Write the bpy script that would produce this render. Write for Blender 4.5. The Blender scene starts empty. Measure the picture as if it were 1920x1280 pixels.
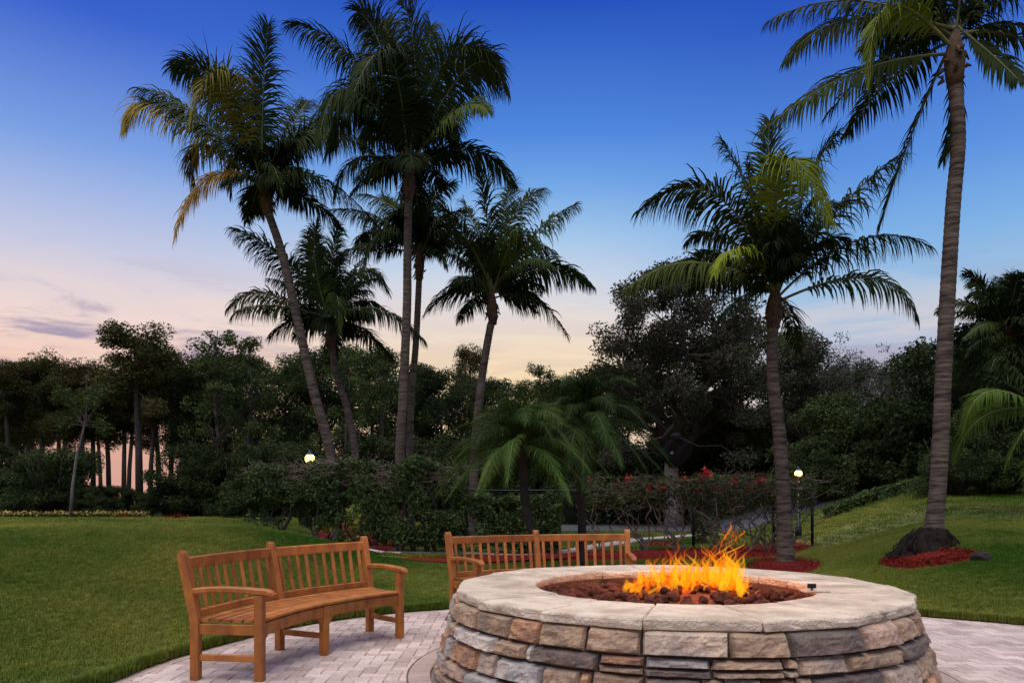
import bpy, bmesh, math, random
import numpy as np
from mathutils import Vector, noise as mnoise
R = math.radians
rng = np.random.default_rng(7); random.seed(7)
SC = bpy.context.scene
COL = SC.collection
F, H, HOR, CXP = 1390.0, 1.29, 930.0, 960.0       # focal length in photo pixels, eye height, horizon row, centre column

# ------------------------------------------------------------------ camera
cam = bpy.data.cameras.new('camera'); camo = bpy.data.objects.new('camera', cam); COL.objects.link(camo)
camo.location = (0, 0, H); camo.rotation_euler = (R(90), 0, 0)
cam.sensor_width = 36; cam.lens = 36*F/1920; cam.shift_y = (HOR-640)/1920
cam.clip_start = .05; cam.clip_end = 2000
SC.camera = camo
# ------------------------------------------------------------------ view
SC.view_settings.view_transform = 'Standard'; SC.view_settings.look = 'None'
SC.view_settings.exposure = 0; SC.view_settings.gamma = 1; SC.view_settings.use_curve_mapping = False
SC.render.engine = 'CYCLES'
SC.cycles.use_denoising = True
SC.cycles.max_bounces = 6; SC.cycles.diffuse_bounces = 3; SC.cycles.transparent_max_bounces = 16
SC.cycles.volume_bounces = 0; SC.cycles.caustics_reflective = False; SC.cycles.caustics_refractive = False
SC.cycles.sample_clamp_indirect = 4
# ------------------------------------------------------------------ sky
def lin(c):
    return tuple(((v/255)/12.92 if v/255 <= .04045 else ((v/255+.055)/1.055)**2.4) for v in c)
W = bpy.data.worlds.new('World'); SC.world = W; W.use_nodes = True
nt = W.node_tree; N = nt.nodes; L = nt.links
for n in list(N): N.remove(n)
out = N.new('ShaderNodeOutputWorld'); bg = N.new('ShaderNodeBackground'); L.new(bg.outputs[0], out.inputs[0])
tc = N.new('ShaderNodeTexCoord'); sep = N.new('ShaderNodeSeparateXYZ'); L.new(tc.outputs['Generated'], sep.inputs[0])
def ramp(stops):
    r = N.new('ShaderNodeValToRGB'); e = r.color_ramp.elements
    while len(e) > 1: e.remove(e[0])
    for i, (p, c) in enumerate(stops):
        k = e[0] if i == 0 else e.new(p)
        k.position = p; k.color = (*lin(c), 1)
    L.new(sep.outputs['Z'], r.inputs[0]); return r
HI = [(.75, (24, 55, 150)), (1, (16, 38, 112))]
rc = ramp([(0, (250, 205, 160)), (.13, (250, 222, 178)), (.18, (245, 221, 188)), (.23, (234, 221, 214)), (.28, (204, 214, 230)), (.33, (164, 199, 234)), (.385, (116, 168, 231)), (.44, (80, 136, 222)), (.556, (36, 82, 188))]+HI)
rl = ramp([(0, (214, 160, 145)), (.1, (228, 178, 158)), (.151, (238, 200, 182)), (.198, (242, 216, 208)), (.24, (224, 211, 218)), (.282, (198, 202, 226)), (.34, (160, 182, 229)), (.384, (124, 160, 227)), (.495, (58, 99, 204))]+HI)
rr = ramp([(0, (200, 185, 190)), (.14, (200, 196, 206)), (.184, (184, 194, 214)), (.24, (160, 194, 226)), (.30, (128, 178, 230)), (.376, (92, 146, 224)), (.514, (42, 86, 192))]+HI)
def mapr(src, a, b, c=0, d=1):
    m = N.new('ShaderNodeMapRange'); m.interpolation_type = 'SMOOTHSTEP'
    L.new(src, m.inputs[0]); m.inputs[1].default_value = a; m.inputs[2].default_value = b
    m.inputs[3].default_value = c; m.inputs[4].default_value = d; return m.outputs[0]
def mixc(f, a, b, mode='MIX'):
    m = N.new('ShaderNodeMix'); m.data_type = 'RGBA'; m.blend_type = mode
    if hasattr(f, 'links'): L.new(f, m.inputs[0])
    else: m.inputs[0].default_value = f
    for s, i in ((a, 6), (b, 7)):
        if hasattr(s, 'links'): L.new(s, m.inputs[i])
        else: m.inputs[i].default_value = (*s, 1)
    return m.outputs[2]
def math_(op, a, b):
    m = N.new('ShaderNodeMath'); m.operation = op
    for s, i in ((a, 0), (b, 1)):
        if hasattr(s, 'links'): L.new(s, m.inputs[i])
        else: m.inputs[i].default_value = s
    return m.outputs[0]
c1 = mixc(mapr(sep.outputs['X'], -.08, -.48), rc.outputs[0], rl.outputs[0])
c2 = mixc(mapr(sep.outputs['X'], .05, .40), c1, rr.outputs[0])
# thin streaky clouds low over the trees
mp = N.new('ShaderNodeMapping'); mp.inputs['Scale'].default_value = (2.4, 2.4, 15); L.new(tc.outputs['Generated'], mp.inputs[0])
nz = N.new('ShaderNodeTexNoise'); nz.inputs['Scale'].default_value = 1.7; nz.inputs['Detail'].default_value = 7; nz.inputs['Roughness'].default_value = .58
nz.inputs['Distortion'].default_value = .5
L.new(mp.outputs[0], nz.inputs[0])
band = math_('MULTIPLY', mapr(sep.outputs['Z'], .06, .14), mapr(sep.outputs['Z'], .30, .17))
cl = math_('MULTIPLY', mapr(nz.outputs[0], .47, .59), band)
clw = math_('MULTIPLY', cl, math_('ADD', mapr(sep.outputs['X'], -.15, -.5, .16, .92), mapr(sep.outputs['X'], .25, .5, 0, .35)))
c3 = mixc(clw, c2, lin((158, 146, 176)))
c4 = mixc(math_('MULTIPLY', math_('MULTIPLY', mapr(nz.outputs[0], .5, .32), band), .45), c3, lin((250, 222, 205)))
L.new(c4, bg.inputs[0]); bg.inputs[1].default_value = 1.0
# ------------------------------------------------------------------ broad fill light added to brighten the ground, from above and behind the viewer
fill_sun = bpy.data.lights.new('fill_sun', 'SUN'); fill_sun.energy = 4.2; fill_sun.angle = R(70); fill_sun.color = (1, .93, .84)
fill_suno = bpy.data.objects.new('fill_sun', fill_sun); COL.objects.link(fill_suno)
fill_suno.rotation_euler = (R(13), 0, R(-28)); fill_suno.location = (0, -5, 30)

# ================================================================== helpers
def P(px, py, d): return Vector(((px-CXP)/F*d, d, H-(py-HOR)/F*d))
def G(px, py): d = F*H/(py-HOR); return Vector(((px-CXP)/F*d, d, 0))
def tag(o, label=None, cat=None, group=None, kind=None):
    if label: o['label'] = label
    if cat: o['category'] = cat
    if group: o['group'] = group
    if kind: o['kind'] = kind
    return o
def empty(name, loc=(0, 0, 0), rz=0):
    o = bpy.data.objects.new(name, None); COL.objects.link(o); o.location = loc; o.rotation_euler = (0, 0, rz)
    o.empty_display_size = .2; return o
def link(name, me, mat=None, parent=None, loc=None):
    if mat is not None and not me.materials: me.materials.append(mat)
    o = bpy.data.objects.new(name, me); COL.objects.link(o)
    if parent: o.parent = parent
    if loc is not None: o.location = loc
    return o
def mesh_np(name, V, Fc, smooth=False):
    V = np.asarray(V, dtype=np.float32).reshape(-1, 3); Fc = np.asarray(Fc, dtype=np.int32)
    k = Fc.shape[1]; me = bpy.data.meshes.new(name)
    me.vertices.add(len(V)); me.vertices.foreach_set('co', V.ravel())
    me.loops.add(Fc.size); me.loops.foreach_set('vertex_index', Fc.ravel())
    me.polygons.add(len(Fc)); me.polygons.foreach_set('loop_start', np.arange(0, Fc.size, k, dtype=np.int32))
    me.update(calc_edges=True)
    me.polygons.foreach_set('use_smooth', np.full(len(Fc), smooth))
    return me
class MB:
    def __init__(s): s.v = []; s.f = []
    def add(s, vs, fs):
        o = len(s.v); s.v += [tuple(v) for v in vs]; s.f += [tuple(i+o for i in f) for f in fs]
    def mesh(s, name, smooth=False):
        me = bpy.data.meshes.new(name); me.from_pydata(s.v, [], s.f); me.update()
        if smooth: me.polygons.foreach_set('use_smooth', np.full(len(s.f), True))
        return me
    def tube(s, pts, rad, n=6, caps=True, flat=1.0):
        pts = [Vector(p) for p in pts]; m = len(pts); vs = []; fs = []
        ref = None
        for i, p in enumerate(pts):
            t = (pts[min(i+1, m-1)]-pts[max(i-1, 0)])
            t = t.normalized() if t.length > 1e-9 else Vector((0, 0, 1))
            if ref is None: ref = t.orthogonal().normalized()
            ref = (ref-ref.dot(t)*t)
            ref = ref.normalized() if ref.length > 1e-6 else t.orthogonal().normalized()
            b = t.cross(ref); r = rad[i] if hasattr(rad, '__len__') else rad
            for k in range(n):
                a = 2*math.pi*k/n; vs.append(p+(ref*math.cos(a)+b*math.sin(a)*flat)*r)
        for i in range(m-1):
            for k in range(n):
                a = i*n+k; b_ = i*n+(k+1) % n; fs.append((a, b_, b_+n, a+n))
        if caps: fs.append(tuple(range(n-1, -1, -1))); fs.append(tuple((m-1)*n+k for k in range(n)))
        s.add(vs, fs)
    def bar(s, pts, w, h, up=(0, 0, 1), ch=.006):
        """chamfered rectangular bar swept along pts; w across, h along up"""
        pts = [Vector(p) for p in pts]; m = len(pts); up = Vector(up); vs = []; fs = []
        for i, p in enumerate(pts):
            t = (pts[min(i+1, m-1)]-pts[max(i-1, 0)]).normalized()
            sd = t.cross(up).normalized(); u = sd.cross(t).normalized()
            ww = (w[i] if hasattr(w, '__len__') else w)/2; hh = (h[i] if hasattr(h, '__len__') else h)/2
            for a, b in ((-ww, -hh+ch), (-ww+ch, -hh), (ww-ch, -hh), (ww, -hh+ch), (ww, hh-ch), (ww-ch, hh), (-ww+ch, hh), (-ww, hh-ch)):
                vs.append(p+sd*a+u*b)
        for i in range(m-1):
            for k in range(8): a = i*8+k; b = i*8+(k+1) % 8; fs.append((a, b, b+8, a+8))
        fs.append(tuple(range(7, -1, -1))); fs.append(tuple((m-1)*8+k for k in range(8)))
        s.add(vs, fs)
    def box(s, c, d):
        x, y, z = c; a, b, e = d[0]/2, d[1]/2, d[2]/2
        s.add([(x+i*a, y+j*b, z+k*e) for k in (-1, 1) for j in (-1, 1) for i in (-1, 1)],
              [(0, 2, 3, 1), (4, 5, 7, 6), (0, 1, 5, 4), (2, 6, 7, 3), (0, 4, 6, 2), (1, 3, 7, 5)])
def sm(a, b, t):
    t = np.clip((np.asarray(t, dtype=float)-a)/(b-a), 0, 1); return t*t*(3-2*t)

# ------------------------------------------------------------------ materials
def mat(name, col, rough=.6, col2=None, scale=8, detail=4, bump=0, bscale=None, spec=.3, contrast=(.35, .65), stretch=None, coords='Object', objcol=False, objrand=0, trans=0, metal=0):
    m = bpy.data.materials.new(name); m.use_nodes = True; t = m.node_tree; n = t.nodes; l = t.links
    b = n['Principled BSDF']; b.inputs['Roughness'].default_value = rough; b.inputs['Specular IOR Level'].default_value = spec
    b.inputs['Metallic'].default_value = metal
    tcn = n.new('ShaderNodeTexCoord'); src = tcn.outputs[coords] if coords != 'World' else n.new('ShaderNodeNewGeometry').outputs['Position']
    if stretch:
        mpn = n.new('ShaderNodeMapping'); mpn.inputs['Scale'].default_value = stretch; l.new(src, mpn.inputs[0]); src = mpn.outputs[0]
    cur = None
    def mix(f, a, c, mode='MIX'):
        x = n.new('ShaderNodeMix'); x.data_type = 'RGBA'; x.blend_type = mode
        for s_, i in ((f, 0), (a, 6), (c, 7)):
            if hasattr(s_, 'links'): l.new(s_, x.inputs[i])
            elif i == 0: x.inputs[0].default_value = s_
            else: x.inputs[i].default_value = (*s_, 1)
        return x.outputs[2]
    if col2 is not None:
        nn = n.new('ShaderNodeTexNoise'); nn.inputs['Scale'].default_value = scale; nn.inputs['Detail'].default_value = detail; nn.inputs['Roughness'].default_value = .6
        l.new(src, nn.inputs[0])
        mr = n.new('ShaderNodeMapRange'); l.new(nn.outputs[0], mr.inputs[0]); mr.inputs[1].default_value = contrast[0]; mr.inputs[2].default_value = contrast[1]
        cur = mix(mr.outputs[0], col, col2)
    else: cur = col
    if objcol:
        oi = n.new('ShaderNodeObjectInfo'); cur = mix(1.0, cur, oi.outputs['Color'], 'MULTIPLY')
    if objrand:
        oi = n.new('ShaderNodeObjectInfo'); mr = n.new('ShaderNodeMapRange'); l.new(oi.outputs['Random'], mr.inputs[0])
        mr.inputs[3].default_value = 1-objrand; mr.inputs[4].default_value = 1+objrand
        hs = n.new('ShaderNodeHueSaturation'); l.new(mr.outputs[0], hs.inputs['Value'])
        if hasattr(cur, 'links'): l.new(cur, hs.inputs['Color'])
        else: hs.inputs['Color'].default_value = (*cur, 1)
        cur = hs.outputs[0]
    if hasattr(cur, 'links'): l.new(cur, b.inputs['Base Color'])
    else: b.inputs['Base Color'].default_value = (*cur, 1)
    if bump:
        nb = n.new('ShaderNodeTexNoise'); nb.inputs['Scale'].default_value = bscale or scale*4; nb.inputs['Detail'].default_value = 5
        l.new(src, nb.inputs[0]); bp = n.new('ShaderNodeBump'); bp.inputs['Strength'].default_value = bump; bp.inputs['Distance'].default_value = .02
        l.new(nb.outputs[0], bp.inputs['Height']); l.new(bp.outputs[0], b.inputs['Normal'])
    if trans:
        tr = n.new('ShaderNodeBsdfTranslucent'); mx = n.new('ShaderNodeMixShader'); mx.inputs[0].default_value = trans
        if hasattr(cur, 'links'): l.new(cur, tr.inputs[0])
        else: tr.inputs[0].default_value = (*cur, 1)
        o = n['Material Output']; l.new(b.outputs[0], mx.inputs[1]); l.new(tr.outputs[0], mx.inputs[2]); l.new(mx.outputs[0], o.inputs[0])
    return m
M = {}
M['soil'] = mat('lawn_soil', (.06, .095, .02), .9, (.12, .125, .035), .35, contrast=(.3, .7), coords='World')
M['grass'] = mat('grass_blade', (.052, .125, .013), .7, (.27, .265, .052), .36, 7, contrast=(.36, .68), coords='World', spec=.08, trans=.25)
M['frond'] = mat('palm_frond', (.022, .038, .013), .7, (.034, .052, .016), 1.2, objcol=True, spec=.06, trans=.12)
M['rachis'] = mat('frond_stem', (.10, .105, .042), .5, (.06, .075, .03), 4, objcol=True)
M['frond2'] = mat('date_palm_frond', (.045, .085, .020), .65, (.075, .12, .032), 2.0, objcol=True, spec=.10, trans=.2)
M['palmtrunk'] = mat('palm_bark', (.155, .122, .10), .95, (.036, .029, .025), 4.5, 7, bump=.8, bscale=9, spec=.1, contrast=(.36, .64), stretch=(.7, .7, 5), coords='World')
M['fibre'] = mat('palm_fibre', (.055, .034, .022), .95, (.11, .07, .045), 9, bump=.8, bscale=25)
M['root'] = mat('root_mass', (.009, .008, .007), 1, (.022, .018, .016), 12, bump=1, bscale=30, spec=.03)
M['wood'] = mat('teak', (.45, .165, .034), .5, (.20, .062, .016), 9, 10, bump=.2, bscale=60, stretch=(1, 1, .6), objrand=.2, spec=.35, contrast=(.3, .72))
M['bark'] = mat('tree_bark', (.11, .09, .078), .95, (.055, .045, .04), 6, 6, bump=.8, bscale=20)
M['bark_pale'] = mat('pale_bark', (.20, .17, .15), .9, (.11, .095, .085), 4, 6, bump=.5)
M['bark_oak'] = mat('oak_bark', (.34, .30, .27), .95, (.20, .175, .155), 4, 6, bump=.6)
M['bark_dark'] = mat('dark_bark', (.04, .033, .03), .95, (.025, .02, .018), 5)
M['pine'] = mat('pine_needles', (.036, .044, .015), .8, (.075, .070, .024), .6, spec=.05, coords='World', objrand=.25, trans=.15)
M['leafdark'] = mat('dark_leaf', (.026, .042, .017), .8, (.056, .078, .028), .8, spec=.05, coords='World', objrand=.3, trans=.15)
M['leafmid'] = mat('mid_leaf', (.040, .065, .020), .8, (.075, .10, .032), .9, spec=.06, coords='World', objrand=.2, trans=.2)
M['leafoak'] = mat('oak_leaf', (.038, .041, .028), .8, (.068, .066, .046), .9, spec=.05, coords='World', trans=.12)
M['leafgrey'] = mat('grey_leaf', (.038, .040, .036), .7, (.06, .058, .052), 1.2, coords='World', trans=.1)
M['leafhedge'] = mat('hedge_leaf', (.036, .068, .024), .6, (.085, .125, .04), 2.4, coords='World', spec=.12, trans=.2)
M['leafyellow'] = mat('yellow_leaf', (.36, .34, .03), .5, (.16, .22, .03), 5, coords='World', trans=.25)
M['flower_y'] = mat('yellow_petal', (.42, .30, .07), .6, (.25, .20, .05), 6, coords='World')
M['flower_r'] = mat('red_bract', (.42, .03, .028), .6, (.30, .03, .03), 6, coords='World', trans=.2)
M['twig'] = mat('bare_twig', (.17, .135, .105), .9, (.10, .08, .06), 9)
M['mulch'] = mat('red_mulch', (.21, .020, .013), .95, (.06, .010, .008), 30, 5, spec=.08, bump=1, bscale=60, coords='World')
M['asphalt'] = mat('asphalt', (.062, .064, .078), .85, (.085, .087, .10), 3, bump=.2, bscale=90, coords='World')
M['concrete'] = mat('path_concrete', (.40, .36, .34), .9, (.30, .27, .26), 3, bump=.2, bscale=50, coords='World')
M['blackmetal'] = mat('black_metal', (.012, .013, .022), .45, metal=.2)
M['steel'] = mat('plate_steel', (.42, .38, .34), .45, metal=.7)
M['sand'] = mat('joint_sand', (.24, .20, .19), .95, (.15, .125, .115), 20, coords='World')
M['rock'] = mat('dark_boulder', (.028, .024, .022), .95, (.05, .042, .04), 8, spec=.08, bump=.8, bscale=20)

# ================================================================== terrain
PC = np.array([1.198, 5.57])                       # fire pit centre
_ea = np.array([-10, 25, 36, 60, 80, 105, 124, 147, 164, 186, 200, 230, 320, 350, 385]); _er = np.array([5.5, 4.33, 4.0, 3.75, 3.6, 3.5, 3.50, 3.74, 3.80, 4.0, 4.6, 9, 9, 5.5, 4.33])
def r_edge(deg): return np.interp(np.mod(np.asarray(deg, float)+10, 360)-10, _ea, _er)
def terr(x, y):
    x = np.asarray(x, float); y = np.asarray(y, float)
    r = np.hypot(x-PC[0], y-PC[1])-r_edge(np.degrees(np.arctan2(y-PC[1], x-PC[0])))
    side = sm(.5, 4.7, -x)
    rise = sm(.2, 6.0, r)
    near = 1-sm(12.2, 16.0, y); far = 1-.72*sm(12, 36, y)
    k = sm(5.2, 9.0, -x)
    zl = .78*side*rise*(near*(1-k)+far*k)
    yy = np.clip(y, 8, 23)
    a = 4.2+(yy-11)*.235; w = 3.0+(yy-11)*.29; A = .62+(yy-11)*.077
    t = np.clip((x-a)/w, 0, 1)
    zr = A*t*t*(3-2*t)*sm(0, 3.5, r)
    und = .03*np.sin(x*.9+1.3)*np.sin(y*.7)*sm(.5, 4, r)
    return zl+zr+und+.02*(r > -.05)
def gz(x, y): return float(terr(x, y))
nth = 300; ths = np.linspace(0, 2*math.pi, nth, endpoint=False)
rad = np.concatenate([[0, .02], .15*1.0*np.arange(1, 40)**1.12, np.geomspace(10, 700, 70)])
rad = np.unique(np.round(rad, 3))
e = r_edge(np.degrees(ths))
RR = e[None, :]+rad[:, None]; X = PC[0]+RR*np.cos(ths)[None]; Y = PC[1]+RR*np.sin(ths)[None]
Z = terr(X, Y); Z[0] = -.12
V = np.stack([X, Y, Z], -1).reshape(-1, 3); nr = len(rad)
i, j = np.meshgrid(np.arange(nr-1), np.arange(nth), indexing='ij'); j2 = (j+1) % nth
Fq = np.stack([i*nth+j, (i+1)*nth+j, (i+1)*nth+j2, i*nth+j2], -1).reshape(-1, 4)
tag(link('lawn', mesh_np('lawn', V, Fq, True), M['soil']), 'rolling lawn ground around the paved patio', 'lawn', kind='structure')

# ------------------------------------------------------------------ patio of herringbone pavers
def paver_mat():
    m = bpy.data.materials.new('paver'); m.use_nodes = True; n = m.node_tree.nodes; l = m.node_tree.links; b = n['Principled BSDF']
    b.inputs['Roughness'].default_value = .85; b.inputs['Specular IOR Level'].default_value = .25
    at = n.new('ShaderNodeAttribute'); at.attribute_name = 'tone'
    rp = n.new('ShaderNodeValToRGB'); e_ = rp.color_ramp.elements
    e_[0].color = (.36, .27, .24, 1); e_[1].color = (.55, .455, .415, 1); k = e_.new(.5); k.color = (.47, .375, .34, 1)
    l.new(at.outputs['Fac'], rp.inputs[0])
    g = n.new('ShaderNodeNewGeometry'); nn = n.new('ShaderNodeTexNoise'); nn.inputs['Scale'].default_value = 35; nn.inputs['Detail'].default_value = 6; l.new(g.outputs['Position'], nn.inputs[0])
    n2 = n.new('ShaderNodeTexNoise'); n2.inputs['Scale'].default_value = 1.6; n2.inputs['Detail'].default_value = 3; l.new(g.outputs['Position'], n2.inputs[0])
    s = n.new('ShaderNodeMath'); s.operation = 'MULTIPLY'; l.new(nn.outputs[0], s.inputs[0]); l.new(n2.outputs[0], s.inputs[1])
    mr = n.new('ShaderNodeMapRange'); l.new(s.outputs[0], mr.inputs[0]); mr.inputs[1].default_value = .1; mr.inputs[2].default_value = .42; mr.inputs[3].default_value = .72; mr.inputs[4].default_value = 1.2
    hs = n.new('ShaderNodeHueSaturation'); l.new(rp.outputs[0], hs.inputs['Color']); l.new(mr.outputs[0], hs.inputs['Value']); l.new(hs.outputs[0], b.inputs['Base Color'])
    bp = n.new('ShaderNodeBump'); bp.inputs['Strength'].default_value = .35; bp.inputs['Distance'].default_value = .006; l.new(nn.outputs[0], bp.inputs['Height']); l.new(bp.outputs[0], b.inputs['Normal'])
    return m
M['paver'] = paver_mat()
pv = MB(); ne = 128
tt = np.linspace(0, 360, ne, endpoint=False)
pv.add([(PC[0]+r_edge(a)*math.cos(R(a)), PC[1]+r_edge(a)*math.sin(R(a)), -.022) for a in tt], [tuple(range(ne))])
patio = tag(link('patio', pv.mesh('patio'), M['sand']), 'round paved patio', kind='structure')
def clip(poly, nrm, c):                       # keep points with dot(p, nrm) <= c
    o = []
    for a, b in zip(poly, poly[1:]+poly[:1]):
        da = a[0]*nrm[0]+a[1]*nrm[1]-c; db = b[0]*nrm[0]+b[1]*nrm[1]-c
        if da <= 0: o.append(a)
        if (da < 0 < db) or (db < 0 < da):
            t = da/(da-db); o.append((a[0]+t*(b[0]-a[0]), a[1]+t*(b[1]-a[1])))
    return o
R_RING = 1.97
def shrink(poly, g):
    c = np.mean(poly, axis=0); o = []
    for p in poly:
        d = np.array(p)-c; l_ = np.linalg.norm(d); o.append(tuple(c+d*max(0, 1-g/max(l_, 1e-6))))
    return o
def paver_geo(poly, z):
    n = len(poly); outer = shrink(poly, .003); top = shrink(poly, .008)
    vs = [(x, y, -.03) for x, y in outer]+[(x, y, z-.005) for x, y in outer]+[(x, y, z) for x, y in top]
    fs = [tuple(2*n+k for k in range(n))]
    for k in range(n):
        k2 = (k+1) % n; fs += [(k, k2, n+k2, n+k), (n+k, n+k2, 2*n+k2, 2*n+k)]
    return vs, fs
pavers = []
U = .1
for ii in range(-60, 120):
    for jj in range(-70, 120):
        # herringbone: diagonal period of 4 units
        k = (ii-jj) % 4
        if k == 0: q = (ii, jj, 2, 1)
        elif k == 3: q = (ii, jj, 1, 2)          # vertical brick sits beside
        else: continue
        x0, y0 = -3+q[0]*U, 1.0+q[1]*U; x1, y1 = x0+q[2]*U, y0+q[3]*U
        cx, cy = (x0+x1)/2, (y0+y1)/2
        dx, dy = cx-PC[0], cy-PC[1]; rr_ = math.hypot(dx, dy); a = math.degrees(math.atan2(dy, dx))
        ed = float(r_edge(a))-.105
        if rr_ > ed+.12 or rr_ < R_RING-.12 or cy < -1.5: continue
        poly = [(x0, y0), (x1, y0), (x1, y1), (x0, y1)]
        n_ = (dx/rr_, dy/rr_); c0 = n_[0]*PC[0]+n_[1]*PC[1]
        poly = clip(poly, n_, c0+ed); 
        if len(poly) > 2: poly = clip(poly, (-n_[0], -n_[1]), -(c0+R_RING))
        if len(poly) < 3: continue
        ar = .5*abs(sum(p[0]*q_[1]-q_[0]*p[1] for p, q_ in zip(poly, poly[1:]+poly[:1])))
        if ar < .0012: continue
        pavers.append((poly, cx, cy, 'paver', random.random()))
def ring_pavers(rin, rout, w, a0, a1, kind, lo, hi):
    a = a0
    while a < a1:
        ro = rout(a); ri = rin(a); da = math.degrees(w/((ro+ri)/2)); b = a+da
        pts = [(PC[0]+rr_*math.cos(R(t)), PC[1]+rr_*math.sin(R(t))) for rr_, t in ((ri, a), (ro, a), (rout(b), b), (rin(b), b))]
        c = np.mean(pts, axis=0)
        pavers.append((pts, c[0], c[1], kind, random.uniform(lo, hi))); a = b
ring_pavers(lambda a: float(r_edge(a))-.10, lambda a: float(r_edge(a))-.005, .20, -5, 200, 'edge_paver', .15, .75)
ring_pavers(lambda a: 1.80, lambda a: R_RING-.006, .10, 0, 360, 'ring_paver', .0, .16)
def visible_score(cx, cy):
    if cy < 2: return 1e9
    px = CXP+cx/cy*F; py = HOR+H/cy*F
    if px < -10 or px > 1930 or py > 1290: return 1e9
    th = math.degrees(math.atan2(cx, cy))
    if -5.4 < th < 29.8 and math.hypot(cx, cy) > 4.2: return 1e8+cy
    return cy
order = sorted(range(len(pavers)), key=lambda k: visible_score(pavers[k][1], pavers[k][2]))
rest = MB(); rt = []
def set_tone(me, t):
    at = me.attributes.new('tone', 'FLOAT', 'POINT'); at.data.foreach_set('value', np.asarray(t, dtype=np.float32))
for c, k in enumerate(order):
    poly, cx, cy, nm, t = pavers[k]
    vs, fs = paver_geo(poly, random.uniform(-.0015, .002))
    if c < 300 and visible_score(cx, cy) < 1e7:
        b = MB(); b.add(vs, fs); me = b.mesh(nm); set_tone(me, [t]*len(vs)); link(nm, me, M['paver'], patio)
    else: rest.add(vs, fs); rt += [t]*len(vs)
me = rest.mesh('paver_field'); set_tone(me, rt); o = link('paver_field', me, M['paver'], patio); o['kind'] = 'stuff'

# ------------------------------------------------------------------ road, path, mulch beds (sheets draped over the ground)
BEDS = []
def in_poly(x, y, poly):
    ins = np.zeros(np.shape(x), bool); n = len(poly)
    for k in range(n):
        x1, y1 = poly[k]; x2, y2 = poly[(k+1) % n]
        with np.errstate(divide='ignore', invalid='ignore'):
            c = ((y1 > y) != (y2 > y)) & (x < (x2-x1)*(y-y1)/(y2-y1+1e-12)+x1)
        ins ^= c
    return ins
def smooth_poly(pts, n=4):
    for _ in range(n):
        o = []
        for a, b in zip(pts, pts[1:]+pts[:1]):
            o += [(a[0]*.75+b[0]*.25, a[1]*.75+b[1]*.25), (a[0]*.25+b[0]*.75, a[1]*.25+b[1]*.75)]
        pts = o
    return pts
def drape(name, poly, dz, material, label, cat, dome=0.0, kind='structure'):
    poly = smooth_poly(poly, 3); BEDS.append(poly)
    c = np.mean(poly, axis=0); pp = np.array(poly); n = len(pp); K = 10
    vs = []; 
    for k in range(K+1):
        s = 1-k/K*.999; q = c+(pp-c)*s
        z = terr(q[:, 0], q[:, 1])+dz+dome*(1-s*s)
        if k == 0: z = z-.03-dz
        vs.append(np.stack([q[:, 0], q[:, 1], z], -1))
    V = np.concatenate(vs); i, j = np.meshgrid(np.arange(K), np.arange(n), indexing='ij'); j2 = (j+1) % n
    Fq = np.stack([i*n+j, i*n+j2, (i+1)*n+j2, (i+1)*n+j], -1).reshape(-1, 4)
    return tag(link(name, mesh_np(name, V, Fq, True), material), label, cat, kind=kind)
def ribbon(name, pts, w, dz, material, label, cat):
    pts = [np.array(p, float) for p in pts]; fine = []
    for a, b in zip(pts, pts[1:]):
        m = max(2, int(np.linalg.norm(b-a)/.4)); fine += [a+(b-a)*k/m for k in range(m)]
    fine.append(pts[-1]); Lq = []; Rq = []
    for k, p in enumerate(fine):
        t = fine[min(k+1, len(fine)-1)]-fine[max(k-1, 0)]; t /= np.linalg.norm(t); n_ = np.array([-t[1], t[0]])
        Lq.append(p+n_*w/2); Rq.append(p-n_*w/2)
    BEDS.append([tuple(p) for p in Lq]+[tuple(p) for p in Rq[::-1]])
    V = []
    for a, b in zip(Lq, Rq):
        for q, zz in ((a, -.05), (a, dz), (b, dz), (b, -.05)): V.append((q[0], q[1], gz(*q)+zz))
    Fq = [(k*4+m_, k*4+m_+1, k*4+5+m_, k*4+4+m_) for k in range(len(Lq)-1) for m_ in range(3)]
    return tag(link(name, mesh_np(name, V, Fq), material), label, cat, kind='structure')
def gp(px, py, z=0):
    ds = np.linspace(6, 40, 1500); x = (px-CXP)/F*ds; zz = H-(py-HOR)/F*ds; hit = np.nonzero(zz < terr(x, ds))[0]
    d = ds[hit[0]] if len(hit) else 40; return ((px-CXP)/F*d, d)
ribbon('road', [(-1.5, 29), (3, 29.3), (8, 28.6), (14, 27)], 5.2, .03, M['asphalt'], 'grey asphalt road beyond the fence', 'road')
ribbon('path', [gp(690, 1035), gp(740, 1036), gp(860, 1038), gp(1000, 1043)], .42, .045, M['concrete'], 'narrow pale path behind the hedge', 'path')
ribbon('path', [gp(1000, 1043), gp(1080, 1034), gp(1190, 1013), gp(1260, 1008), gp(1345, 1003)], .55, .045, M['concrete'], 'pale path slanting up to the road', 'path')
def chips(parent, poly, n, dz, dome=0.0):
    pp = np.array(poly); lo, hi = pp.min(0), pp.max(0); c = pp.mean(0)
    q = rng.uniform(lo, hi, (n*3, 2)); q = q[in_poly(q[:, 0], q[:, 1], poly)][:n]
    z = terr(q[:, 0], q[:, 1])+dz+dome*.6+rng.uniform(0, .02, len(q))
    ctr = np.stack([q[:, 0], q[:, 1], z], -1)
    V, Fq = leaf_quads(ctr, rng.uniform(.03, .07, len(q)), .35, flat=.55)
    o = link('bark_chips', mesh_np('bark_chips', V, Fq), M['mulch'], parent); o['kind'] = 'stuff'
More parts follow.
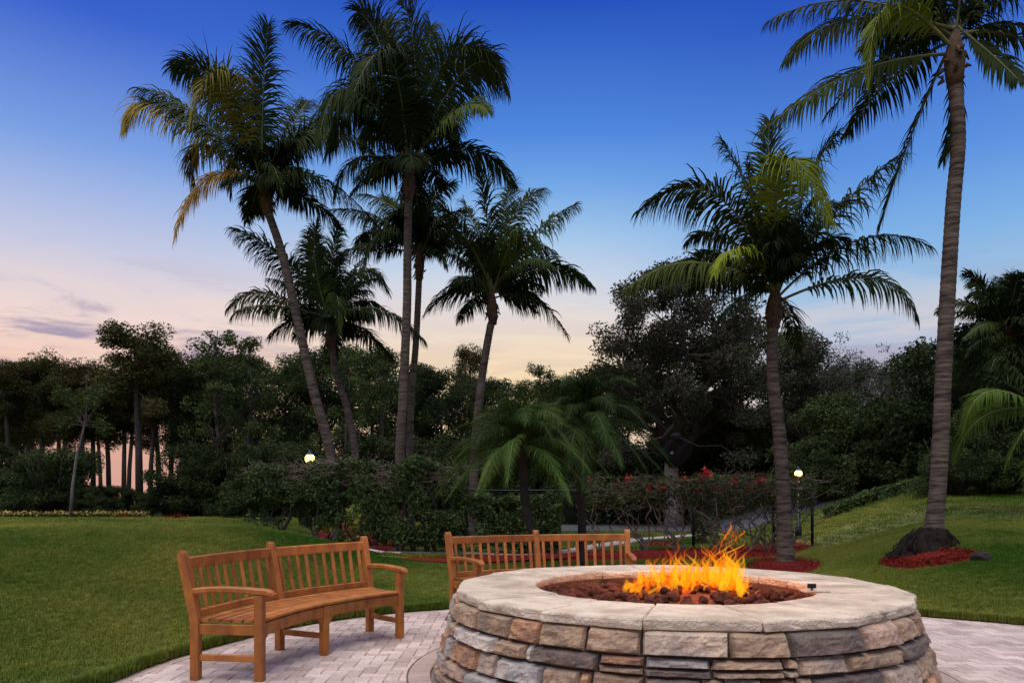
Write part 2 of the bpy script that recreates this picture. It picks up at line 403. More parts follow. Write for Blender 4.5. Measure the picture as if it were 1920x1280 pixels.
def leaf_quads(c, size, aspect=.5, flat=0.0, droop=0.0):
    """one pointed leaf (a rhomb of four corners) around every centre"""
    n = len(c); d = rng.normal(size=(n, 3)); d[:, 2] = d[:, 2]*(1-flat)-droop; d /= np.linalg.norm(d, axis=1)[:, None]
    u = rng.normal(size=(n, 3)); u[:, 2] *= (1-flat*.7); s = np.cross(d, u); s /= np.linalg.norm(s, axis=1)[:, None]+1e-9
    if flat > .3:
        s[:, 2] *= .35
    sz = (np.ones(n)*size)[:, None]
    V = np.stack([c-d*sz*.5, c+s*sz*aspect*.5, c+d*sz*.5, c-s*sz*aspect*.5], 1)
    return V.reshape(-1, 3), np.arange(4*n).reshape(n, 4)
def bed(px_pts, label, dome, n, z=0):
    poly = [gp(a, b, z) for a, b in px_pts]
    o = drape('mulch_bed', poly, .03, M['mulch'], label, 'mulch', dome)
    chips(o, BEDS[-1], n, .03, dome); return o
bed([(1392, 1062), (1440, 1046), (1500, 1048), (1552, 1058), (1530, 1074), (1460, 1078), (1410, 1074)], 'red mulch ring around the slim palm beside the fire', .05, 1500, .08)
bed([(1635, 1060), (1690, 1042), (1760, 1034), (1835, 1040), (1850, 1050), (1760, 1064), (1690, 1072)], 'red mulch ring around the tall palm with black roots', .05, 2500, .36)
bed([(700, 1046), (850, 1050), (1150, 1052), (1380, 1052), (1500, 1034), (1545, 1020), (1490, 1008), (1400, 1026), (1150, 1036), (850, 1041), (690, 1039)], 'long strip of red mulch along the foot of the fence', .04, 5000)
bed([(575, 985), (590, 972), (625, 968), (680, 985), (760, 1010), (770, 1024), (640, 1024), (590, 1010)], 'red mulch island around the leaning palms behind the hedge', .06, 2500, .1)
bed([(1195, 1022), (1230, 1016), (1265, 1017), (1255, 1023), (1215, 1026)], 'small red mulch patch beside the slanting path', .03, 400)

# ================================================================== fire pit
D0 = 5.57; CZ = .626; CT = .058
def wallR(z): return 1.755-.27*z
def px_ang(px, rr_):
    """angle on a circle round the pit where the ray through photo column px first meets it"""
    t = (px-CXP)/F; dx, dy = t, 1.0; n_ = math.hypot(dx, dy); dx /= n_; dy /= n_
    b = dx*PC[0]+dy*PC[1]; disc = b*b-(PC[0]**2+PC[1]**2-rr_*rr_)
    if disc < 0: s = b
    else: s = b-math.sqrt(disc)
    return math.degrees(math.atan2(dy*s-PC[1], dx*s-PC[0])) % 360
def stone_mat():
    m = bpy.data.materials.new('ledge_stone'); m.use_nodes = True; n = m.node_tree.nodes; l = m.node_tree.links; b = n['Principled BSDF']
    b.inputs['Roughness'].default_value = .85; b.inputs['Specular IOR Level'].default_value = .25
    g = n.new('ShaderNodeNewGeometry'); oi = n.new('ShaderNodeObjectInfo')
    ad = n.new('ShaderNodeVectorMath'); ad.operation = 'ADD'; l.new(g.outputs['Position'], ad.inputs[0])
    cb = n.new('ShaderNodeCombineXYZ'); ml = n.new('ShaderNodeMath'); ml.operation = 'MULTIPLY'; ml.inputs[1].default_value = 50; l.new(oi.outputs['Random'], ml.inputs[0]); l.new(ml.outputs[0], cb.inputs[2]); l.new(cb.outputs[0], ad.inputs[1])
    n1 = n.new('ShaderNodeTexNoise'); n1.inputs['Scale'].default_value = 5; n1.inputs['Detail'].default_value = 7; n1.inputs['Roughness'].default_value = .6; n1.inputs['Distortion'].default_value = .8; l.new(ad.outputs[0], n1.inputs[0])
    rp = n.new('ShaderNodeValToRGB'); e_ = rp.color_ramp.elements; e_[0].position = .32; e_[1].position = .7
    e_[0].color = (.62, .60, .62, 1); e_[1].color = (1.25, 1.10, .92, 1); k = e_.new(.5); k.color = (1.0, .92, .84, 1)
    l.new(n1.outputs[0], rp.inputs[0])
    mx = n.new('ShaderNodeMix'); mx.data_type = 'RGBA'; mx.blend_type = 'MULTIPLY'; mx.inputs[0].default_value = 1; l.new(oi.outputs['Color'], mx.inputs[6]); l.new(rp.outputs[0], mx.inputs[7])
    n2 = n.new('ShaderNodeTexNoise'); n2.inputs['Scale'].default_value = 60; n2.inputs['Detail'].default_value = 5; l.new(ad.outputs[0], n2.inputs[0])
    mr = n.new('ShaderNodeMapRange'); l.new(n2.outputs[0], mr.inputs[0]); mr.inputs[1].default_value = .3; mr.inputs[2].default_value = .7; mr.inputs[3].default_value = .78; mr.inputs[4].default_value = 1.18
    hs = n.new('ShaderNodeHueSaturation'); l.new(mx.outputs[2], hs.inputs['Color']); l.new(mr.outputs[0], hs.inputs['Value']); l.new(hs.outputs[0], b.inputs['Base Color'])
    n3 = n.new('ShaderNodeTexNoise'); n3.inputs['Scale'].default_value = 22; n3.inputs['Detail'].default_value = 8; n3.inputs['Roughness'].default_value = .65; l.new(ad.outputs[0], n3.inputs[0])
    bp = n.new('ShaderNodeBump'); bp.inputs['Strength'].default_value = .8; bp.inputs['Distance'].default_value = .025; l.new(n3.outputs[0], bp.inputs['Height']); l.new(bp.outputs[0], b.inputs['Normal'])
    return m
M['stone'] = stone_mat()
M['cap'] = mat('cap_stone', (.65, .555, .435), .95, (.42, .345, .26), 4.0, 10, bump=1.0, bscale=60, coords='World', objrand=.10, spec=.25, contrast=(.40, .62))
M['mortar'] = mat('dark_mortar', (.045, .036, .03), .95, (.03, .025, .02), 20)
M['liner'] = mat('fire_bowl_liner', (.24, .155, .10), .9, (.16, .10, .065), 6, bump=.3, coords='World')
M['lava'] = mat('lava_rock', (.30, .095, .055), .95, (.11, .038, .024), 30, 5, bump=1, bscale=70, objrand=.45, spec=.15)
SCOL = {'tan': (.36, .275, .205), 'pale': (.45, .38, .32), 'grey': (.37, .345, .325), 'dark': (.15, .125, .115), 'orange': (.43, .265, .17),
        'brown': (.27, .195, .145), 'red': (.29, .165, .115), 'white': (.52, .50, .48), 'pink': (.40, .30, .25), 'blue': (.37, .365, .37)}
pit = tag(empty('fire_pit', (PC[0], PC[1], 0)), 'round fire pit of stacked ledge stone with a pale flagstone cap', 'fire pit')
def stone_mesh(a0, a1, z0, z1, prot, seed, nu=10, nv=7, rough=1.0):
    g = .006; b = MB(); rm = wallR((z0+z1)/2); ga = math.degrees(g/rm)
    a0 += ga; a1 -= ga; z0 += g; z1 -= g
    wid = R(a1-a0)*rm; hgt = z1-z0; off = Vector((seed*3.1, seed*1.7, seed*.9))
    nu = max(6, min(28, int(wid/.016))); nv = max(5, min(12, int(hgt/.014)))
    vs = []; br = min(.011, hgt*.16)
    sl = (random.uniform(-1, 1)*.012, random.uniform(-1, 1)*.012)
    cut = [random.uniform(.3, 1.6) for _ in range(4)]; jt = [random.uniform(-.007, .007) for _ in range(8)]
    for jv in range(nv+1):
        v = jv/nv
        for iu in range(nu+1):
            u = iu/nu
            # distance to the four edges, with irregular corners
            du = min(u*cut[0], (1-u)*cut[1])*wid/.9; dv = min(v*cut[2], (1-v)*cut[3])*hgt/.9; q = 1.0
            eu = min(1, du/br); ev = min(1, dv/br)
            rnd = (1-(1-eu)**2)*(1-(1-ev)**2)
            a = R(a0+(a1-a0)*u)+((jt[0]*(1-v)+jt[1]*v)*(1-u)+(jt[2]*(1-v)+jt[3]*v)*u)/rm; z = z0+hgt*v+(jt[4]*(1-u)+jt[5]*u)*(1-v)*.7+(jt[6]*(1-u)+jt[7]*u)*v*.7
            p = Vector((a*rm*3, z*5.5, 0))+off
            nz_ = mnoise.fractal(p*1.3, 1, 2.0, 4)*.014-abs(mnoise.noise(p*3.4))*.022-abs(mnoise.noise(p*7.5+Vector((4, 2, 0))))*.012+.014
            edge = mnoise.noise(p*2.5+Vector((0, 0, 5)))*.006*rough
            if iu in (0, nu): a += edge/rm
            if jv in (0, nv): z += edge*.8
            r_ = wallR(z)+prot*rnd-(1-rnd)*.016+(nz_*rough+sl[0]*(u-.5)+sl[1]*(v-.5))*(.25+.75*rnd)
            vs.append((r_*math.cos(a), r_*math.sin(a), z))
    W_ = nu+1
    fs = [(j*W_+i, j*W_+i+1, (j+1)*W_+i+1, (j+1)*W_+i) for j in range(nv) for i in range(nu)]
    rim = [i for i in range(nu)]+[nu+j*W_ for j in range(nv)]+[nv*W_+i for i in range(nu, 0, -1)]+[j*W_ for j in range(nv, 0, -1)]
    base = len(vs)
    for k in rim:
        x, y, z = vs[k]; r_ = math.hypot(x, y); s = (wallR(z)-.11)/r_; vs.append((x*s, y*s, z))
    n = len(rim)
    for k in range(n): k2 = (k+1) % n; fs.append((rim[k2], rim[k], base+k, base+k2))
    b.add(vs, fs); me = b.mesh('stone', False)
    return me
def add_stone(a0, a1, z0, z1, colname, prot=None):
    c = np.array(SCOL[colname])*random.uniform(.88, 1.12)
    o = link('stone', stone_mesh(a0, a1, z0, z1, random.uniform(.008, .034) if prot is None else prot, random.uniform(0, 90)), M['stone'], pit)
    o.color = (*c, 1)
ZT = CZ-CT-.004
rows = [
 (ZT, .425, [(858, 'tan'), (897, 'tan'), (955, 'orange'), (1012, 'tan'), (1097, 'tan'), (1202, 'pale'), (1368, 'tan'), (1482, 'dark'), (1618, 'pink'), (1685, 'tan'), (1712, 'brown'), (1733, None)]),
 (.425, .325, [(856, 'white'), (928, 'tan'), (986, 'white'), (997, 'dark'), (1120, 'S red tan'), (1208, 'S blue dark'), (1335, 'S tan tan'), (1470, 'S tan pale'), (1497, 'pale'), (1590, 'tan'), (1688, 'dark'), (1738, None)]),
 (.325, .19, [(848, 'orange'), (893, 'pale'), (928, 'blue'), (1014, 'tan'), (1085, 'orange'), (1106, 'brown'), (1205, 'dark'), (1317, 'tan'), (1359, 'grey'), (1434, 'red'), (1499, 'tan'), (1529, 'dark'), (1660, 'pale'), (1720, 'tan'), (1750, None)]),
]
def rand_row(z1, z0, a0, a1):
    a = a0
    while a1-a > .5:
        w = random.uniform(.15, .46); da = math.degrees(w/1.68)
        if a1-(a+da) < 5: da = a1-a
        c = random.choice(['tan', 'tan', 'pale', 'brown', 'dark', 'orange', 'grey', 'blue', 'pink', 'tan'])
        if z1-z0 > .11 and random.random() < .28:
            zm = z0+(z1-z0)*random.uniform(.4, .6)
            add_stone(a, a+da, zm, z1, c); add_stone(a, a+da, z0, zm, random.choice(['tan', 'brown', 'grey', 'pale']))
        else: add_stone(a, a+da, z0, z1, c)
        a += da
for z1, z0, lst in rows:
    rm = wallR((z0+z1)/2)+.01; an = [px_ang(p, rm) for p, _ in lst]
    for k in range(len(lst)-1):
        c = lst[k][1]; a, b_ = an[k], an[k+1]
        if b_-a < .8: continue
        if c.startswith('S'):
            _, u_, l_ = c.split(); zm = z1-.058
            add_stone(a, b_, zm, z1, u_); add_stone(a, b_, z0, zm, l_)
        else: add_stone(a, b_, z0, z1, c)
    rand_row(z1, z0, an[-1], an[0]+360)
rand_row(.19, .085, 12, 372)
rand_row(.085, .0, 30, 390)
def ring(prof, n=96, close=False):
    vs = []; fs = []; m = len(prof)
    for k in range(n):
        a = 2*math.pi*k/n; vs += [(r_*math.cos(a), r_*math.sin(a), z) for r_, z in prof]
    for k in range(n):
        for q in range(m-1): a = k*m+q; b = ((k+1) % n)*m+q; fs.append((a, b, b+1, a+1))
    return vs, fs
b = MB(); b.add(*ring([(wallR(0)-.02, -.02), (wallR(ZT)-.02, ZT)])); link('mortar_core', b.mesh('mortar_core', True), M['mortar'], pit)
# inner hole sits a little towards the far side
HOY, HR = .0, 1.02
def inner_r(a): s = HOY*math.sin(a); return s+math.sqrt(max(0, HR*HR-HOY*HOY+s*s))
b = MB(); vs = []; fs = []; n = 96
for k in range(n):
    a = 2*math.pi*k/n; r_ = inner_r(a)+.025
    vs += [(r_*math.cos(a), r_*math.sin(a), ZT), (r_*math.cos(a), r_*math.sin(a), .25), (0, HOY*0, .25)]
for k in range(n):
    k2 = (k+1) % n; fs += [(k*3, k*3+1, k2*3+1, k2*3), (k*3+1, k*3+2, k2*3+1)]
b.add(vs, fs); link('bowl_liner', b.mesh('bowl_liner', True), M['liner'], pit)
# mortar bed under the cap
b = MB(); vs = []; fs = []
for k in range(n):
    a = 2*math.pi*k/n
    for r_, z in ((inner_r(a)+.02, ZT-.005), (inner_r(a)+.02, CZ-.012), (1.590, CZ-.012), (1.585, ZT-.005)): vs.append((r_*math.cos(a), r_*math.sin(a), z))
for k in range(n):
    for q in range(4): fs.append((k*4+q, ((k+1) % n)*4+q, ((k+1) % n)*4+(q+1) % 4, k*4+(q+1) % 4))
b.add(vs, fs); link('cap_mortar', b.mesh('cap_mortar'), mat('cap_mortar', (.30, .24, .185), .95, (.22, .17, .13), 20), pit)
CR = 1.626
capa = [px_ang(p, CR) for p in (856, 899, 1016, 1205, 1432, 1612, 1716)]
rem = (capa[0]+360)-capa[-1]; nb_ = 12; t = capa[-1]
for k in range(nb_-1): t += rem/nb_*random.uniform(.86, 1.14); capa.append(t)
capa.append(capa[0]+360)
for k in range(len(capa)-1):
    a0, a1 = capa[k], capa[k+1]; g = .0035; sk0 = random.uniform(-4, 4) if False else 0
    nu, nv = max(5, int((a1-a0)/1.6)), 12; seed = random.uniform(0, 99)
    dz = random.uniform(-.003, .003); bulge = random.uniform(-.004, .006); ro0 = CR+random.uniform(-.012, .012); ro1 = CR+random.uniform(-.012, .012)
    tilt = random.uniform(-.003, .003)
    am = R((a0+a1)/2); half = R((a1-a0)/2); vs = []; fs = []
    def pt(u, v, z, inset=0):
        aa = R(a0+(a1-a0)*u); lo = inner_r(aa)
        # straight-ish outer edge: part way between arc and chord
        chord = math.cos(half)/max(.3, math.cos(aa-am)); ro = (ro0*(1-u)+ro1*u)*(1-.8*(1-chord))+bulge
        rr_ = lo+inset+(ro-lo-2*inset)*v
        gg = (g+inset)/max(rr_, .2)*(1-2*u)
        kink = .05*math.sin(seed+v*3)*(v-.5)*(1-v)*4 if False else 0
        aa += gg+kink
        p = Vector((rr_*math.cos(aa)*3, rr_*math.sin(aa)*3, seed))
        if v == 1: rr_ += mnoise.fractal(p*3+Vector((0, 0, z*20)), 1, 2, 4)*.010
        if v == 0: rr_ += mnoise.fractal(p*3+Vector((0, 0, z*20)), 1, 2, 4)*.006
        zz = z
        if z > CZ-.02: zz += mnoise.fractal(p*1.5, 1, 2, 5)*.0045+dz+tilt*(u-.5)
        return (rr_*math.cos(aa), rr_*math.sin(aa), zz)
    W_ = nu+1
    for jv in range(nv+1):
        for iu in range(nu+1): vs.append(pt(iu/nu, jv/nv, CZ, .007))
    fs = [(j*W_+i, (j)*W_+i+1, (j+1)*W_+i+1, (j+1)*W_+i) for j in range(nv) for i in range(nu)]
    rim = [(i, 0) for i in range(nu)]+[(nu, j) for j in range(nv)]+[(i, nv) for i in range(nu, 0, -1)]+[(0, j) for j in range(nv, 0, -1)]
    prev = [j*W_+i for i, j in rim]; n = len(rim)
    for z, ins in ((CZ-.009, 0), (CZ-.03, -.002), (CZ-.05, .001), (CZ-CT, .004)):
        cur = []
        for i_, j_ in rim: cur.append(len(vs)); vs.append(pt(i_/nu, j_/nv, z, ins))
        for q in range(n): q2 = (q+1) % n; fs.append((prev[q2], prev[q], cur[q], cur[q2]))
        prev = cur
    fs.append(tuple(prev))
    b = MB(); b.add(vs, fs); o = link('cap_slab', b.mesh('cap_slab'), M['cap'], pit)
# gas valve: little black key on a metal plate let into the cap
va = px_ang(1522, 1.0); vp = P(1522, 1109, F*(H-CZ)/(1109-930)); vx, vy = vp.x-PC[0], vp.y-PC[1]
b = MB(); b.box((vx+.02, vy, CZ+.006), (.17, .13, .01)); link('valve_plate', b.mesh('valve_plate'), M['cap'], pit)
b = MB(); b.tube([(vx, vy, CZ+.008), (vx, vy, CZ+.032)], .008, 8); b.box((vx, vy, CZ+.042), (.055, .022, .03)); link('valve_key', b.mesh('valve_key'), M['blackmetal'], pit)

# lava rocks
rock_meshes = []
for s in range(7):
    bm = bmesh.new(); bmesh.ops.create_icosphere(bm, subdivisions=2, radius=1)
    for v in bm.verts:
        p = v.co*1.2+Vector((s*7, 0, 0)); v.co *= 1+mnoise.noise(p)*.45+mnoise.noise(p*2.7)*.18
        v.co.z *= .78
    me = bpy.data.meshes.new('lava_rock'); bm.to_mesh(me); bm.free(); me.materials.append(M['lava']); rock_meshes.append(me)
def bowl_z(x, y):                                    # top of the rock heap
    d = math.hypot(x-.12, y-.05); return .535+.12*math.exp(-(d/.55)**2)
b = MB(); vs = [(0, HOY, bowl_z(0, HOY)-.03)]; fs = []; K = 10; n = 48
for k in range(1, K+1):
    for q in range(n):
        a = 2*math.pi*q/n; r_ = (inner_r(a)+.01)*k/K; x, y = r_*math.cos(a), r_*math.sin(a); vs.append((x, y, bowl_z(x, y)-.035))
for q in range(n): fs.append((0, 1+q, 1+(q+1) % n))
for k in range(K-1):
    for q in range(n): fs.append((1+k*n+q, 1+(k+1)*n+q, 1+(k+1)*n+(q+1) % n, 1+k*n+(q+1) % n))
b.add(vs, fs); link('cinder_bed', b.mesh('cinder_bed', True), M['lava'], pit)
pts = []; tries = 0
while len(pts) < 290 and tries < 60000:
    tries += 1
    a = random.uniform(0, 2*math.pi); r_ = math.sqrt(random.random())*(inner_r(a)-.04); x, y = r_*math.cos(a), r_*math.sin(a)
    s = random.uniform(.026, .050)
    if all((x-q[0])**2+(y-q[1])**2 > (.74*(s+q[2]))**2 for q in pts): pts.append((x, y, s))
for x, y, s in pts:
    o = link('lava_rock', random.choice(rock_meshes)); o.scale = (s*random.uniform(.85, 1.25), s*random.uniform(.85, 1.2), s)
    o.location = (PC[0]+x, PC[1]+y, bowl_z(x, y)-.035+s*.55); o.rotation_euler = (random.uniform(-.5, .5), random.uniform(-.5, .5), random.uniform(0, 6.28))
    tag(o, 'reddish brown lava rock heaped in the fire pit bowl', 'lava rock', 'lava rocks heaped in the fire pit')

# fire: tongues of glowing gas, each a closed body of emitting volume
def fire_mat(name, col, strength):
    m = bpy.data.materials.new(name); m.use_nodes = True; n = m.node_tree.nodes; l = m.node_tree.links
    n.remove(n['Principled BSDF']); e_ = n.new('ShaderNodeEmission'); e_.inputs[0].default_value = (*col, 1); e_.inputs[1].default_value = strength
    ab = n.new('ShaderNodeVolumeAbsorption'); ab.inputs[0].default_value = (.80, .40, .05, 1); ab.inputs[1].default_value = strength*1.3     # soot in the flame
    ad = n.new('ShaderNodeAddShader'); l.new(e_.outputs[0], ad.inputs[0]); l.new(ab.outputs[0], ad.inputs[1])
    l.new(ad.outputs[0], n['Material Output'].inputs['Volume']); return m
FCOL = [(1, .47, .018), (1, .26, .006), (1, .14, .002)]; FK = [.50, .40, .22]; FM = {}
def flame_material(mi, r):
    q = min((.005, .008, .012, .018, .027, .045), key=lambda v: abs(v-r))
    if (mi, q) not in FM: FM[(mi, q)] = fire_mat('flame_'+('yellow', 'orange', 'red')[mi], FCOL[mi], FK[mi]/q)
    return FM[(mi, q)]
fz = bowl_z(.1, 0)
fire = tag(empty('fire', (PC[0]+.1, PC[1]-.02, fz-.03)), 'yellow and orange gas flames leaping from the lava rocks', 'fire')
fx0 = fire.location.x; fy0 = fire.location.y; fz0 = fire.location.z
def px2x(px, d=5.55): return (px-CXP)/F*d-fx0
def tongue(x, y, z, h, r, lean, mi, seed, curl=1.0, flat=.55, n=15):
    pts = []; rd = []
    for k in range(n):
        t = k/(n-1); p = Vector((seed, t*1.9*h/.2, seed*.37))
        ox = (mnoise.noise(p)*.09*curl*(h/.25)+lean*h)*t; oy = mnoise.noise(p+Vector((0, 0, 9)))*.06*curl*(h/.25)*t
        ox += math.sin(t*7+seed*5)*.014*curl*t
        pts.append((x+ox, y+oy, z+h*t)); rd.append(max(.0012, r*(math.sin(math.pi*min(1, (t*.94+.06))**.62))**.9*(1+.35*mnoise.noise(p*2.2+Vector((3, 0, 0))))))
    b = MB(); b.tube(pts, rd, 9, True, flat); link('flame', b.mesh('flame', True), flame_material(mi, r), fire)
envx = [1165, 1190, 1215, 1240, 1270, 1285, 1300, 1330, 1350, 1372, 1390, 1398]; envy = [1085, 1066, 1052, 1042, 1010, 1030, 1036, 1026, 1002, 984, 998, 1050]
def top_z(px): return H-(np.interp(px, envx, envy)-HOR)/F*5.5
for k in range(240):
    px = 1172+222*(random.random()**.72); hz = top_z(px)-.0
    x = px2x(px); y = random.gauss(0, .13); wz = bowl_z(x+.1, y)
    base = wz-fz0-.01; full = max(.06, hz-fz0-base)
    u = random.random()
    if u < .50: h = full*random.uniform(.5, .98); r = random.uniform(.008, .025); mi = random.choice([0, 1, 1, 2])
    elif u < .85: h = full*random.uniform(.22, .7); r = random.uniform(.015, .042); mi = random.choice([0, 0, 1])
    else: h = full*random.uniform(.18, .45); r = random.uniform(.03, .055); mi = 2
    tongue(x-.03*h/.3, y, base, h, r, random.uniform(-.25, .4), mi, random.uniform(0, 90), random.uniform(.7, 1.7), random.uniform(.3, .7))
for k in range(26):       # torn wisps above the main body
    px = random.choice([1272, 1280, 1345, 1360, 1370, 1378, 1386, 1330, 1240, 1215])+random.uniform(-12, 12); z1 = top_z(px)
    h = random.uniform(.05, .13); tongue(px2x(px), random.gauss(0, .06), z1-fz0-h*random.uniform(.6, 1.5), h, random.uniform(.005, .011), random.uniform(-.6, .6), 2 if random.random() < .6 else 1, random.uniform(0, 90), 1.8, .5, 11)
for k in range(34):       # low curling licks between the rocks in front
    px = random.uniform(1175, 1400); x = px2x(px); y = random.uniform(-.26, -.08); z = bowl_z(x+.1, y)-fz0-.015
    tongue(x, y, z, random.uniform(.05, .13), random.uniform(.006, .013), random.uniform(-1.6, 1.6), random.choice([0, 1]), random.uniform(0, 90), 2.0, .55, 11)
pl = bpy.data.lights.new('fire_glow', 'POINT'); pl.energy = 40; pl.color = (1, .42, .10); pl.shadow_soft_size = .16
plo = bpy.data.objects.new('fire_glow', pl); COL.objects.link(plo); plo.parent = fire; plo.location = (.1, 0, .2)

# ================================================================== benches
def make_bench(center, facing, label):
    """crescent garden bench; local frame: centre of curvature at origin, bench at radius RF.. on -X side"""
    RF = 2.60; PH = 19.3
    root = tag(empty('garden_bench', (center[0], center[1], 0), math.atan2(facing[1], facing[0])), label, 'bench', 'curved teak benches around the fire pit')
    OX = RF+.0
    def pol(r_, deg, z):
        a = R(180-deg); return Vector((r_*math.cos(a)+OX, r_*math.sin(a), z))
    def arc(r_, d0, d1, z, n=14): return [pol(r_, d0+(d1-d0)*k/n, z) for k in range(n+1)]
    def part(nm, b): return link(nm, b.mesh(nm), M['wood'], root)
    def back_r(z): return RF+.50+(.0 if z < .40 else (z-.40)*.21)
    for d in (-PH, 0, PH):
        b = MB(); u = (pol(1, d+90, 0)-pol(0, 0, 0)).normalized()
        dd = d
        zs = [0, .2, .40, .6, .86, .885, .905]; ws = [.062, .062, .062, .062, .06, .05, .022]
        b.bar([pol(back_r(z), dd, z) for z in zs], .062, ws, up=(pol(2, dd, 0)-pol(1, dd, 0)), ch=.005)
        part('back_post', b)
        b = MB(); top = .60 if d else .40
        b.bar([pol(RF+.03, dd, 0), pol(RF+.03, dd, top/2), pol(RF+.03, dd, top)], .062, .062, up=(pol(2, dd, 0)-pol(1, dd, 0)), ch=.005)
        part('front_leg', b)
        b = MB(); b.bar([pol(RF+.06, dd, .155), pol(RF+.48, dd, .155)], .026, .045, ch=.004); part('stretcher', b)
        b = MB(); b.bar([pol(RF+.06, dd, .355), pol(RF+.48, dd, .355)], .030, .075, ch=.004); part('seat_bearer', b)
        if d:
            b = MB(); zz = [(.62, .54), (.632, .44), (.64, .30), (.636, .16), (.628, .05), (.622, -.02), (.612, -.055), (.600, -.07)]
            b.bar([pol(RF+q, dd, z-.002) for z, q in zz], [.05, .05, .055, .06, .066, .066, .06, .045], [.045, .045, .042, .042, .046, .046, .038, .02], ch=.010)
            part('armrest', b)
    for s in (-1, 1):
        d0, d1 = (s*.55, s*(PH-.55))
        b = MB(); b.bar(arc(RF+.025, d0, d1, .355), .028, .085, ch=.004); part('front_apron', b)
        b = MB(); b.bar(arc(back_r(.815), d0, d1, .815), .034, .082, ch=.007); part('top_rail', b)
        b = MB(); b.bar(arc(back_r(.455), d0, d1, .455), .032, .055, ch=.005); part('lower_rail', b)
        ns = 10
        for k in range(ns):
            d = s*(PH*(k+.78)/(ns+.56)); b = MB()
            b.bar([pol(back_r(.48), d, .48), pol(back_r(.78), d, .78)], .034, .014, up=(pol(2, d, 0)-pol(1, d, 0)), ch=.003); part('back_slat', b)
        # little curved brackets beside the legs
        for dd, sg in ((0, s), (s*PH, -s)):
            b = MB(); prof = [(0, 0), (.085, 0), (.06, -.012), (.035, -.035), (.018, -.07), (0, -.12)]
            vs = []
            for rr_ in (RF+.015, RF+.042):
                for q, z in prof: vs.append(pol(rr_, dd+sg*math.degrees((q+.029)/RF), .315+z))
            n = len(prof); fs = [tuple(range(n)), tuple(range(2*n-1, n-1, -1))]+[(k, k+n, (k+1) % n+n, (k+1) % n) for k in range(n)]
            b.add(vs, fs); part('bracket', b)
    for k in range(6):
        r_ = RF+.035+k*.082; z = .418-.006*math.sin(math.pi*k/5)
        b = MB(); b.bar(arc(r_, -PH+.1, PH-.1, z, 26), .066, .022, ch=.005); part('seat_slat', b)
    return root
# facing vectors point from the bench to its centre of curvature; the local -X side is the seat
def place(mid_front, f): return (mid_front[0], mid_front[1])
make_bench((-1.50, 6.02), (.905, -.425), 'curved wooden bench on the open pavers with its whole seat showing')
make_bench((.285+.55*.292, 8.41-.55*.956), (.292, -.956), 'curved wooden bench partly hidden behind the fire pit')

# ================================================================== palms
def frond_mesh(b0, mid, tip, Lmax, droop, pairs, width, roll, petiole=.16, lift=.15, rr0=.028, seed=0, ang0=62, ang1=22):
    rs = np.random.default_rng(seed)
    b0, mid, tip = (np.array(v, float) for v in (b0, mid, tip))
    ctrl = 2*mid-.5*(b0+tip); n = 26
    t = np.linspace(0, 1, n)[:, None]; C = (1-t)**2*b0+2*(1-t)*t*ctrl+t*t*tip
    b = MB(); b.tube([Vector(c) for c in C], [rr0*(1-.86*k/(n-1)) for k in range(n)], 5, False)
    ts = petiole+(1-petiole)*((np.arange(pairs)+.5)/pairs); ts = np.repeat(ts, 2); sgn = np.tile([1., -1.], pairs)
    ts = np.clip(ts+rs.normal(0, .004, len(ts)), petiole, .998); tt_ = ts[:, None]
    p = (1-tt_)**2*b0+2*(1-tt_)*tt_*ctrl+tt_**2*tip
    T = 2*(1-tt_)*(ctrl-b0)+2*tt_*(tip-ctrl); T /= np.linalg.norm(T, axis=1)[:, None]
    up = np.array([0, 0, 1.]); 
    # frond up side: keep one reference, horizontal side vector
    hd = tip-b0; hd[2] = 0; hd /= np.linalg.norm(hd)+1e-6
    side = np.cross(hd, up); side /= np.linalg.norm(side)
    S = side-(T@side)[:, None]*T; S /= np.linalg.norm(S, axis=1)[:, None]
    Nn = np.cross(S, T)
    ca, sa = math.cos(roll), math.sin(roll); S, Nn = S*ca+Nn*sa, -S*sa+Nn*ca
    u = (ts-petiole)/(1-petiole)
    Ll = Lmax*np.clip(.35+2.6*u, 0, 1)*(1-.62*np.clip((u-.35)/.65, 0, 1)**1.5)*rs.uniform(.78, 1.08, len(u))*np.where(rs.random(len(u)) < .05, .35, 1.0)
    an = np.radians(ang0+(ang1-ang0)*u**1.3)+rs.normal(0, .11, len(u))
    d = T*np.cos(an)[:, None]+S*(np.sin(an)*sgn)[:, None]+Nn*(lift+rs.normal(0, .14, len(u)))[:, None]
    d /= np.linalg.norm(d, axis=1)[:, None]
    K = 4; rows_ = []; wd = width*(1-.35*u)
    Wv = T-np.sum(T*d, 1)[:, None]*d; Wv /= np.linalg.norm(Wv, axis=1)[:, None]
    prof = [.55, 1.0, .8, .45, .06]; q = p.copy(); dr = droop*rs.uniform(.45, 1.55, len(u))
    for k in range(K+1):
        w_ = (wd*prof[k]/2)[:, None]; rows_ += [q-Wv*w_, q+Wv*w_]
        d = d+np.array([0, 0, -1.])*(dr*(.18+.16*k))[:, None]; d /= np.linalg.norm(d, axis=1)[:, None]
        Wv = Wv-np.sum(Wv*d, 1)[:, None]*d; Wv /= np.linalg.norm(Wv, axis=1)[:, None]+1e-9
        q = q+d*(Ll/K)[:, None]
    V = np.stack(rows_, 1); m = len(u)
    base = np.arange(m)[:, None]*(2*(K+1))
    Fq = np.concatenate([np.stack([base[:, 0]+2*k, base[:, 0]+2*k+1, base[:, 0]+2*k+3, base[:, 0]+2*k+2], 1) for k in range(K)])
    # broken-off leaflets leave gaps
    return V.reshape(-1, 3), Fq, b
